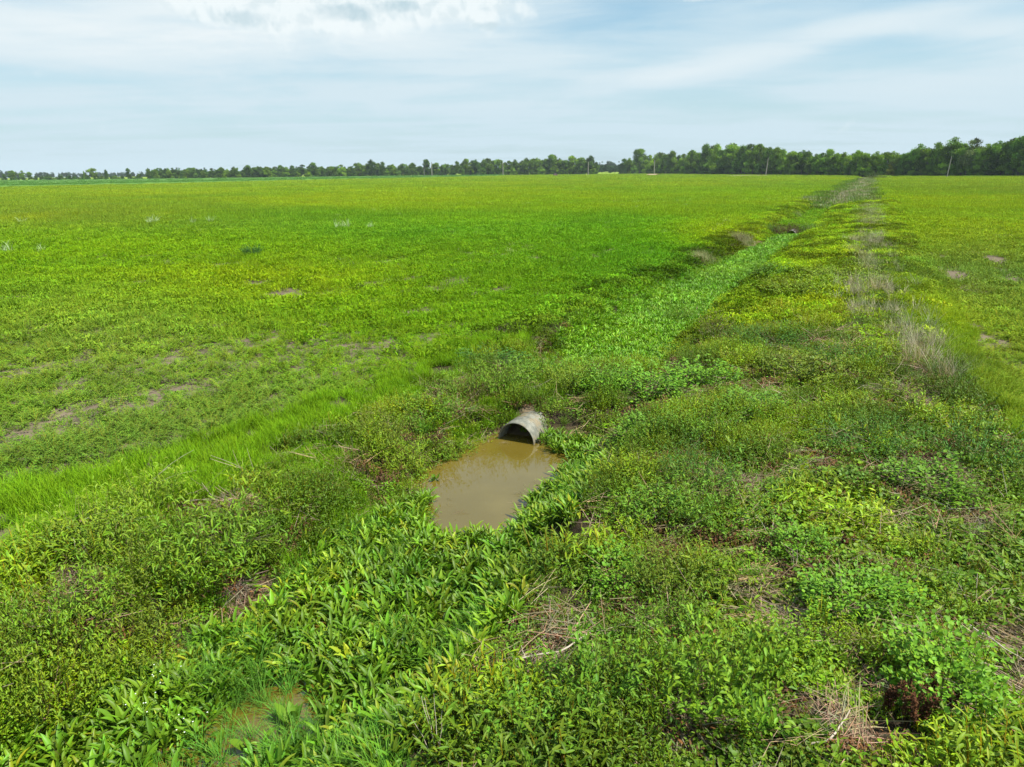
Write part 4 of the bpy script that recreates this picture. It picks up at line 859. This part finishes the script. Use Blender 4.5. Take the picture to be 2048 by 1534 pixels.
# ---- trees --------------------------------------------------------------
def crown_geo(G, style):
    """unit tree: height 1, crown about .45 wide"""
    lob = []
    nl = {'round': 20, 'tall': 22, 'airy': 12, 'wide': 22, 'low': 18}[style]
    for i in range(nl):
        f = U(0, 1, 1)[0]
        if style == 'tall': z = .18+.74*f; rad = .20*math.sin(math.pi*min(1, .25+.8*f))**.6+.03
        elif style == 'airy': z = .42+.5*f; rad = .22*math.sin(math.pi*(.15+.8*f))**.5
        elif style == 'wide': z = .2+.68*f; rad = .34*math.sin(math.pi*(.2+.72*f))**.5
        elif style == 'low': z = .12+.66*f; rad = .36*(1-.5*f)
        else: z = .16+.72*f; rad = .27*math.sin(math.pi*(.22+.74*f))**.5
        a = U(0, 6.28, 1)[0]; q = rad*U(.35, 1., 1)[0]; lob.append((math.cos(a)*q, math.sin(a)*q, z, U(.07, .13, 1)[0]))
    lob.append((0, 0, .92, .07)); lob.append((0, 0, .6, .14)); lob.append((0, 0, .35, .13))
    for cx_, cy_, cz_, r in lob:
        n = int(11000*r*r*3.2)
        d = rng.normal(0, 1, (n, 3)); d /= np.linalg.norm(d, axis=1)[:, None]; rr = r*U(.6, 1.12, n)[:, None]*(1+.25*np.sin(d[:, :1]*7+cz_*9))
        P = np.array([cx_, cy_, cz_])+d*rr*np.array([1, 1, .8]); L = U(.014, .032, n)
        b = U(.45, 1.7, 1)[0]
        G.add(blades(P, U(0, 6.28, n), U(0, 3.1, n), L, L*.8, 0, [.7, 1, .5], 1, 2, droll=1.2), vcol(n, .25, .1)*b)
def trunk_mesh(style):
    tb = TB(); lean = U(-.03, .03, 2); P = [(0, 0, -.01)]; 
    for i in range(1, 7): P.append((lean[0]*i/6+rng.normal(0, .004), lean[1]*i/6+rng.normal(0, .004), i/6*.8))
    tb.tube(P, [.016, .013, .012, .010, .008, .006, .003], sides=7)
    for k in range(7):
        z = U(.25, .65, 1)[0]; a = U(0, 6.28, 1)[0]; L = U(.12, .24, 1)[0]; b = Vector((lean[0]*z/.8, lean[1]*z/.8, z))
        tb.tube([b, b+Vector((math.cos(a)*L*.5, math.sin(a)*L*.5, L*.45)), b+Vector((math.cos(a)*L*.8, math.sin(a)*L*.8, L*.95))], [.007, .005, .002], sides=5)
    return tb
TREE = {}
for st, n in (('round', 4), ('tall', 4), ('airy', 2), ('wide', 3), ('low', 3)):
    L = []
    for k in range(n):
        G = Geo(); crown_geo(G, st); L.append((G.mesh('crown_'+st, [M_tree]), trunk_mesh(st).mesh('trunk_'+st, M_palebark if st == 'airy' else M_bark)))
    TREE[st] = L
col = bpy.data.collections.new('stock_wood'); M_treei = foliage_mat('wood_leaf', None, .9, .02, .15)
for k in range(5):
    G = Geo(); crown_geo(G, 'wide' if k % 2 else 'low'); col.objects.link(bpy.data.objects.new('wood_stock_%02d' % k, G.mesh('wood', [M_treei])))
PROTO['wood'] = (col, 5)
tn_ = 0
def tree(x, y, h, style, tint, label, group=None, wf=1.0, name='tree'):
    global tn_
    tn_ += 1; c, t = TREE[style][tn_ % len(TREE[style])]
    e = empty(name, (x, y, 0), tn_*2.4, (h*wf, h*wf, h)); tag(e, label, 'tree', group)
    o = obj('crown', c, e); o.color = (*tint, 1); obj('trunk', t, e); return e
def base_v(u): return float(np.interp(u, [0, 100, 300, 500, 700, 1000, 1190, 1250, 1300, 1500, 1750, 2048, 2400], [362.5, 361.8, 359.5, 357, 354.3, 351, 349.5, 348.3, 348.5, 350.8, 353.5, 354.3, 355.5]))
POLES = [(864, 352.8, 328, 0, 'third'), (1006, 351.3, 328, 0, ''), (1176, 349.6, 327, 0, ''), (1308, 350, 324, 0, ''), (1531, 351.5, 321, 2, ''), (1893, 356.3, 319, 3, '')]
iso = [(10, 349, .9, 'round'), (28, 342, 1.2, 'wide'), (47, 342.5, 1.0, 'round'), (62, 345, 1.1, 'round'), (98, 348, 1.6, 'low'), (124, 349.5, 1.5, 'low'), (170, 344, .6, 'tall'), (187, 337.5, 1.15, 'wide'), (205, 349, 1.1, 'low'), (214, 341, .7, 'tall'), (232, 348.5, 1.4, 'low'), (259, 338, .8, 'round'), (281, 344.5, .8, 'low'), (299, 337.5, .75, 'round')]
ilab = ['leftmost pale bluish tree of the clump at the left edge', 'tallest wide tree of the clump at the left edge', 'tree in the middle of the clump at the left edge', 'right-hand tree of the clump at the left edge', 'small bushy tree alone right of the left-edge clump', 'small tree right of the other lone small tree, before the long gap', 'thin tree leaning against the big dense isolated tree', 'big dense isolated tree in the left treeline', 'low scrubby tree just right of the big dense isolated tree', 'narrow upright tree right of the big dense isolated tree', 'low wide bushy tree left of the lone round-topped tree', 'lone round-topped tree in the left treeline', 'short tree between the lone round-topped tree and the start of the continuous treeline', 'square-topped tree where the continuous left treeline begins']
sky_l = [(312, 340), (322, 343), (340, 340), (352, 346), (366, 342), (376, 339), (388, 337), (408, 342), (425, 338), (444, 336), (456, 339), (470, 335), (487, 341), (498, 332), (518, 334), (533, 335), (548, 338), (563, 332), (574, 335), (586, 333), (607, 331), (627, 327), (645, 334), (662, 334), (683, 331), (700, 337), (719, 327), (744, 321.5), (766, 326), (787, 330), (807, 329), (826, 328), (840, 333), (855, 321), (873, 327), (891, 329), (914, 325), (931, 320), (952, 321), (975, 319), (997, 321), (1018, 324), (1030, 321), (1053, 318), (1074, 318), (1090, 320), (1103, 312), (1119, 319), (1132, 322), (1145, 314), (1162, 317), (1181, 315), (1192, 326)]
sky_r = [(1248, 320), (1258, 318), (1279, 301.5), (1299, 313), (1317, 308), (1330, 311), (1343, 306), (1365, 311), (1381, 304), (1395, 308), (1409, 294), (1431, 294), (1448, 302), (1464, 292), (1482, 297), (1495, 293), (1514, 293), (1535, 298), (1550, 300), (1562, 303), (1582, 306), (1602, 304), (1628, 311), (1640, 309), (1655, 303), (1670, 309), (1685, 308), (1711, 304), (1727, 310), (1749, 306), (1781, 306), (1802, 311), (1815, 308), (1832, 292), (1850, 300), (1867, 291), (1882, 297), (1899, 280), (1920, 293), (1939, 283), (1953, 300), (1966, 292), (1987, 287), (2014, 283), (2035, 279), (2055, 277), (2080, 282), (2105, 280), (2135, 285), (2170, 280), (2210, 284), (2250, 282), (2300, 280)]
ordw = ['first', 'second', 'third', 'fourth', 'fifth', 'sixth', 'seventh', 'eighth', 'ninth', 'tenth']
polen = {0: 'leftmost utility pole', 1: 'lone pole left of centre', 2: 'pole left of the gap', 3: 'pole just right of the gap', 4: 'leaning pole', 5: 'rightmost utility pole'}
def place(u, topv, style, tint, label, group=None, dv=0, wf=1.0):
    bv = base_v(u)-dv; x, y = (float(q) for q in at(u, bv)); k = (bv-topv)/FPX*y/Fv[1]
    return tree(x, y, k*.97, style, tint, label, group, wf)
def ttint(u, lightf=0.0):
    a = np.array([.078, .16, .02]) if u > 1240 else np.array([.07, .135, .03]); b = np.array([.17, .27, .02]); f = rng.random()**1.3*.9+lightf
    return np.clip((a*(1-f)+b*f)*U(.75, 1.3, 1)[0], 0, 1)
for (u, tv, wf, st), lb in zip(iso, ilab): place(u, tv, st, ttint(u)*.9, lb, wf=wf)
shape = lambda h: 'tall ' if h > 48 else ''
def front(L):
    cnt = {}
    for u, tv in L:
        if u < 770: lb = 'dark green tree packed into the long left treeline, left of all the utility poles'; gr = 'trees of the long left treeline'
        else:
            k = min(range(6), key=lambda i: abs(POLES[i][0]-u)); side = 'left' if u < POLES[k][0] else 'right'; key = (k, side)
            lb = None; gr = 'front trees of the woods behind the poles'
            cnt.setdefault(key, []).append(u)
        yield u, tv, lb, gr
def labels(L):
    out = {}
    for k in range(6):
        for side in ('left', 'right'):
            us = sorted([u for u, _ in L if u >= 770 and min(range(6), key=lambda i: abs(POLES[i][0]-u)) == k and ((u < POLES[k][0]) == (side == 'left'))], key=lambda u: abs(u-POLES[k][0]))
            for i, u in enumerate(us):
                tv = dict(L)[u]; nb_ = [t for q, t in L if 0 < abs(q-u) < 30]; rel = 'taller than its neighbours' if nb_ and tv < min(nb_) else ('lower than its neighbours' if nb_ and tv > max(nb_) else 'in the front row')
                out[u] = '%s tree %s of the %s, %s' % (ordw[min(i, 9)], side, polen[k], rel)
    return out
for L in (sky_l, sky_r):
    lab = labels(L)
    for u, tv, lb, gr in front(L):
        hpx = base_v(u)-tv; st = rng.choice(['round', 'tall', 'wide', 'round']) if hpx < 48 else rng.choice(['tall', 'tall', 'round', 'wide'])
        wf = 1.0 if hpx > 30 else 1.15
        tt_ = ttint(u)
        if u == 1279: st = 'wide'; wf = 1.0
        if u == 1939: tt_ = np.array([.13, .17, .06])
        if u in (1899,): wf = 1.1
        if 1299 <= u <= 1370 or 1640 <= u <= 1720: tt_ = ttint(u, .3)
        if lb is None:
            lb = lab[u]
        if u > 2060: lb = 'tall tree of the right-hand wood continuing past the right edge'
        place(u, tv, st, tt_, lb, gr if (lb.startswith('dark') or u > 2060) else 'front trees of the woods behind the poles', wf=wf)
# lower trees in front of / between, giving the wood a closed foot
for L, lbl in ((sky_l, 'lower bushy tree filling the foot of the left-hand woods'), (sky_r, 'lower bushy tree filling the foot of the right-hand wood')):
    for i in range(len(L)-1):
        u = (L[i][0]+L[i+1][0])/2; tv = max(L[i][1], L[i+1][1]); bv = base_v(u)
        place(u, bv-(bv-tv)*U(.62, .8, 1)[0], 'low', ttint(u, .12), lbl, lbl.replace('lower', 'lower').replace('tree', 'trees'), dv=U(-.15, .1, 1)[0], wf=1.15)
        place(u+3, tv+2, 'round', ttint(u)*.8, lbl.replace('lower bushy', 'rear').replace('filling the foot', 'closing the rear'), 'rear trees of the woods', dv=.7, wf=1.2)
place(1779, 326, 'low', np.array([.2, .22, .02]), 'yellow-green small tree at the foot of the wood right of the ditch end', dv=-.1)
place(1868, 335, 'low', np.array([.10, .17, .02]), 'bright green bushy tree at the foot of the wood left of the rightmost pole', dv=-.1, wf=1.3)
for u_, t_ in ((1196, 334), (1204, 332), (1212, 331.5), (1220, 333), (1229, 332), (1238, 331)):
    x, y = (float(q) for q in at(u_, 347.6)); tree(x, y, (347.6-t_)/FPX*y*1.03, 'wide', np.array([.05, .10, .035]), 'distant bluish tree seen through the gap between the woods', 'distant trees in the gap', 1.3)
# brush along the foot of the woods and the far-off wood
us = np.concatenate([U(-200, 75, 60), U(80, 160, 30), U(160, 300, 34), U(300, 1194, 420), U(1240, 2400, 900)]); bv = np.interp(us, [0, 100, 300, 500, 700, 1000, 1190, 1250, 1300, 1500, 1750, 2048, 2400], [362.5, 361.8, 359.5, 357, 354.3, 351, 349.5, 348.3, 348.5, 350.8, 353.5, 354.3, 355.5]); bv = bv+U(-.7, -.1, len(us))
x, y = at(us, bv); tnw = jitc(np.tile(np.array([.075, .15, .025]), (len(us), 1)), .3)
scatter('woodland_brush', 'wood', x, y, tnw, U(6, 10, len(us))*np.interp(y, [300, 1000], [.7, 1.3])*np.where(us < 300, .6, np.where(us < 800, 1.2, 1)), 'dense dark brush along the foot of the woods', 'brush', z=np.full(len(x), -.8))
us = U(-500, 2500, 1400); D = U(1500, 2000, len(us)); xx = (us-1024)/FPX*D*1.04; h = np.interp(us, [-500, 60, 130, 170, 600, 1215, 2500], [17, 18, 13, 12, 12, 23, 16])*U(.75, 1.15, len(us))
scatter('distant_woodland', 'wood', xx, D, jitc(np.tile(np.array([.05, .09, .04]), (len(us), 1)), .15), h, 'far-off bluish wood along the horizon', 'woodland', z=np.full(len(us), -.5))

# ---- crop band on the left ------------------------------------------------
def crop():
    A = [(-900, 398), (0, 376.5), (400, 367), (700, 359.5), (900, 355.3), (1010, 352.4)]; B = [(-900, 375), (0, 362.3), (400, 358.6), (700, 354.6), (900, 352.2), (1010, 350.9)]
    V = []; F = []; nu, nv = 260, 26; us = np.linspace(-900, 1010, nu)
    va = np.interp(us, [p[0] for p in A], [p[1] for p in A]); vb = np.interp(us, [p[0] for p in B], [p[1] for p in B])
    ax_, ay = at(us, va); bx, by = at(us, vb); f = np.concatenate([[0, 0], np.linspace(0, 1, nv-2)])
    X_ = ax_[None]*(1-f[:, None])+bx[None]*f[:, None]; Y_ = ay[None]*(1-f[:, None])+by[None]*f[:, None]
    Z_ = 1.15+ (fbm(X_, Y_, .12, 5)-.5)*.7; Z_[0] = -.05; Y_[1:] += (fbm(X_[1:], Y_[1:], .3, 8)-.5)*1.5
    i = (np.arange(nv-1)[:, None]*nu+np.arange(nu-1)[None]).ravel(); F = np.stack([i, i+1, i+nu+1, i+nu], 1)
    m = simple_mat('crop', (.085, .185, .032), (.12, .24, .04), .05, bump=0)
    me = mkmesh('crop_field', np.stack([X_, Y_, Z_], -1).reshape(-1, 3), F, [m]); tag(obj('crop_field', me), 'darker bluish green crop standing along the far left of the field', 'crop', kind='stuff')
    n = 9000; q = U(0, 1, n)**2.2; uu = U(-900, 1005, n); va = np.interp(uu, [p[0] for p in A], [p[1] for p in A]); vb = np.interp(uu, [p[0] for p in B], [p[1] for p in B])
    a1, a2 = at(uu, va); b1, b2 = at(uu, vb); x = a1*(1-q)+b1*q; y = a2*(1-q)+b2*q
    scatter('crop_tops', 'far', x, y, jitc(np.tile(np.array([.10, .225, .04]), (n, 1)), .15), U(1.3, 2.0, n), 'leaf tips of the crop in the far left band', 'crop', z=np.where(q < .004, .2, .85))
crop()

# ---- poles, frame, brush pile, soil mounds ----------------------------------
for i, (u, bv, tv, dx, _) in enumerate(POLES):
    bv = max(bv, base_v(u)+1.3); x, y = (float(q) for q in at(u, bv)); k = y/Fv[1]/FPX; h = (bv-tv)*k; r = max(.15, .75*k)
    e = empty('utility_pole', (x, y, -.3)); tag(e, '%s%s' % (['weathered utility pole at the far field edge, taller of the paired posts', 'lone utility pole between the paired posts and the pole left of the gap', 'pale utility pole just left of the gap in the woods', 'utility pole just right of the gap beside a reddish soil mound', 'leaning utility pole in front of the dark right wood, over a low earth bank', 'tallest pale utility pole near the right edge, leaning slightly right'][i], ''), 'utility pole', 'utility poles along the far edge of the field')
    tb = TB().tube([(0, 0, 0), (dx*k*.5, 0, h*.5), (dx*k, 0, h+.3)], [r*1.15, r, r*.75], sides=10); tb.add(*tube([(dx*k, 0, h+.3), (dx*k, 0, h+.34)], [r*.75, .01], sides=10)); obj('shaft', tb.mesh('shaft', M_pole), e)
    obj('insulator', TB().tube([(dx*k, 0, h+.34), (dx*k, 0, h+.5), (dx*k, 0, h+.75)], [.06, .11, .05], sides=8).mesh('insulator', M_pole), e)
x, y = (float(q) for q in at(857, 353.3)); k = y/FPX
e = empty('post_frame', (x, y, 0)); tag(e, 'thin wooden post with a low rail reaching to the leftmost utility pole', 'post frame')
obj('post', TB().tube([(-8*k, 0, -.3), (-8*k, 0, 17*k)], [.3*k+.08, .25*k+.06], sides=8).mesh('post', M_pole), e)
obj('rail', TB().tube([(-9*k, 0, 1.3*k), (9*k, 0, 1.6*k)], [.4*k, .4*k], sides=8).mesh('rail', M_pole), e)
obj('post', TB().tube([(8.5*k, 0, -.3), (8.5*k, 0, 3*k)], [.3*k, .3*k], sides=8).mesh('short_post', M_pole), e)
def mound(name, u, v, wpx, hpx, mat, label, cat):
    x, y = (float(q) for q in at(u, v)); k = y/FPX; w, h = wpx*k, hpx*k; V = []; F = []; n, m_ = 20, 7
    for j in range(m_+1):
        f = j/m_; rr = math.cos(f*math.pi/2)**.8; zz = math.sin(f*math.pi/2)
        for i in range(n):
            a = 2*math.pi*i/n; q = 1+.22*math.sin(a*3+j)+.12*math.sin(a*7+j*2); V.append((math.cos(a)*rr*w/2*q, math.sin(a)*rr*w*.35*q, h*zz*(1+.15*math.sin(a*5))-.1))
    for j in range(m_):
        for i in range(n): F.append((j*n+i, j*n+(i+1) % n, (j+1)*n+(i+1) % n, (j+1)*n+i))
    o = obj(name, TB().add(V, F).mesh(name, mat)); o.location = (x, y, 0); tag(o, label, cat)
mound('brush_pile', 1111, 352.5, 11, 4.5, M_dark, 'dark rounded brush pile at the far field edge left of the gap', 'brush pile')
mound('soil_mound', 1306, 351.5, 34, 3.2, M_redsoil, 'low reddish soil mound at the foot of the pole right of the gap', 'soil mound')
mound('soil_mound', 1174, 350.3, 12, 1.8, M_redsoil, 'small patch of reddish soil at the foot of the pole left of the gap', 'soil mound')
mound('soil_mound', 1500, 353.2, 130, 2.6, simple_mat('dry_bank', (.2, .17, .1), (.26, .22, .13), 1), 'long low dry bank at the far edge below the leaning pole', 'soil mound')

# ---- haze ---------------------------------------------------------------
me = bpy.data.meshes.new('haze'); a, b = (-2400, -80, -3.5), (3700, 2750, 48)
me.from_pydata([(x, y, z) for x in (a[0], b[0]) for y in (a[1], b[1]) for z in (a[2], b[2])], [], [(0, 1, 3, 2), (4, 6, 7, 5), (0, 4, 5, 1), (2, 3, 7, 6), (0, 2, 6, 4), (1, 5, 7, 3)])
m = bpy.data.materials.new('haze'); m.use_nodes = True; t = m.node_tree; t.nodes.clear(); pv = node(t, 'ShaderNodeVolumePrincipled'); pv.inputs['Color'].default_value = (.80, .90, .97, 1); pv.inputs['Density'].default_value = .00008
o_ = node(t, 'ShaderNodeOutputMaterial'); lk(t, pv.outputs[0], o_.inputs['Volume']); me.materials.append(m); tag(obj('haze', me), 'thin pale haze over the distant fields', 'haze', kind='stuff')
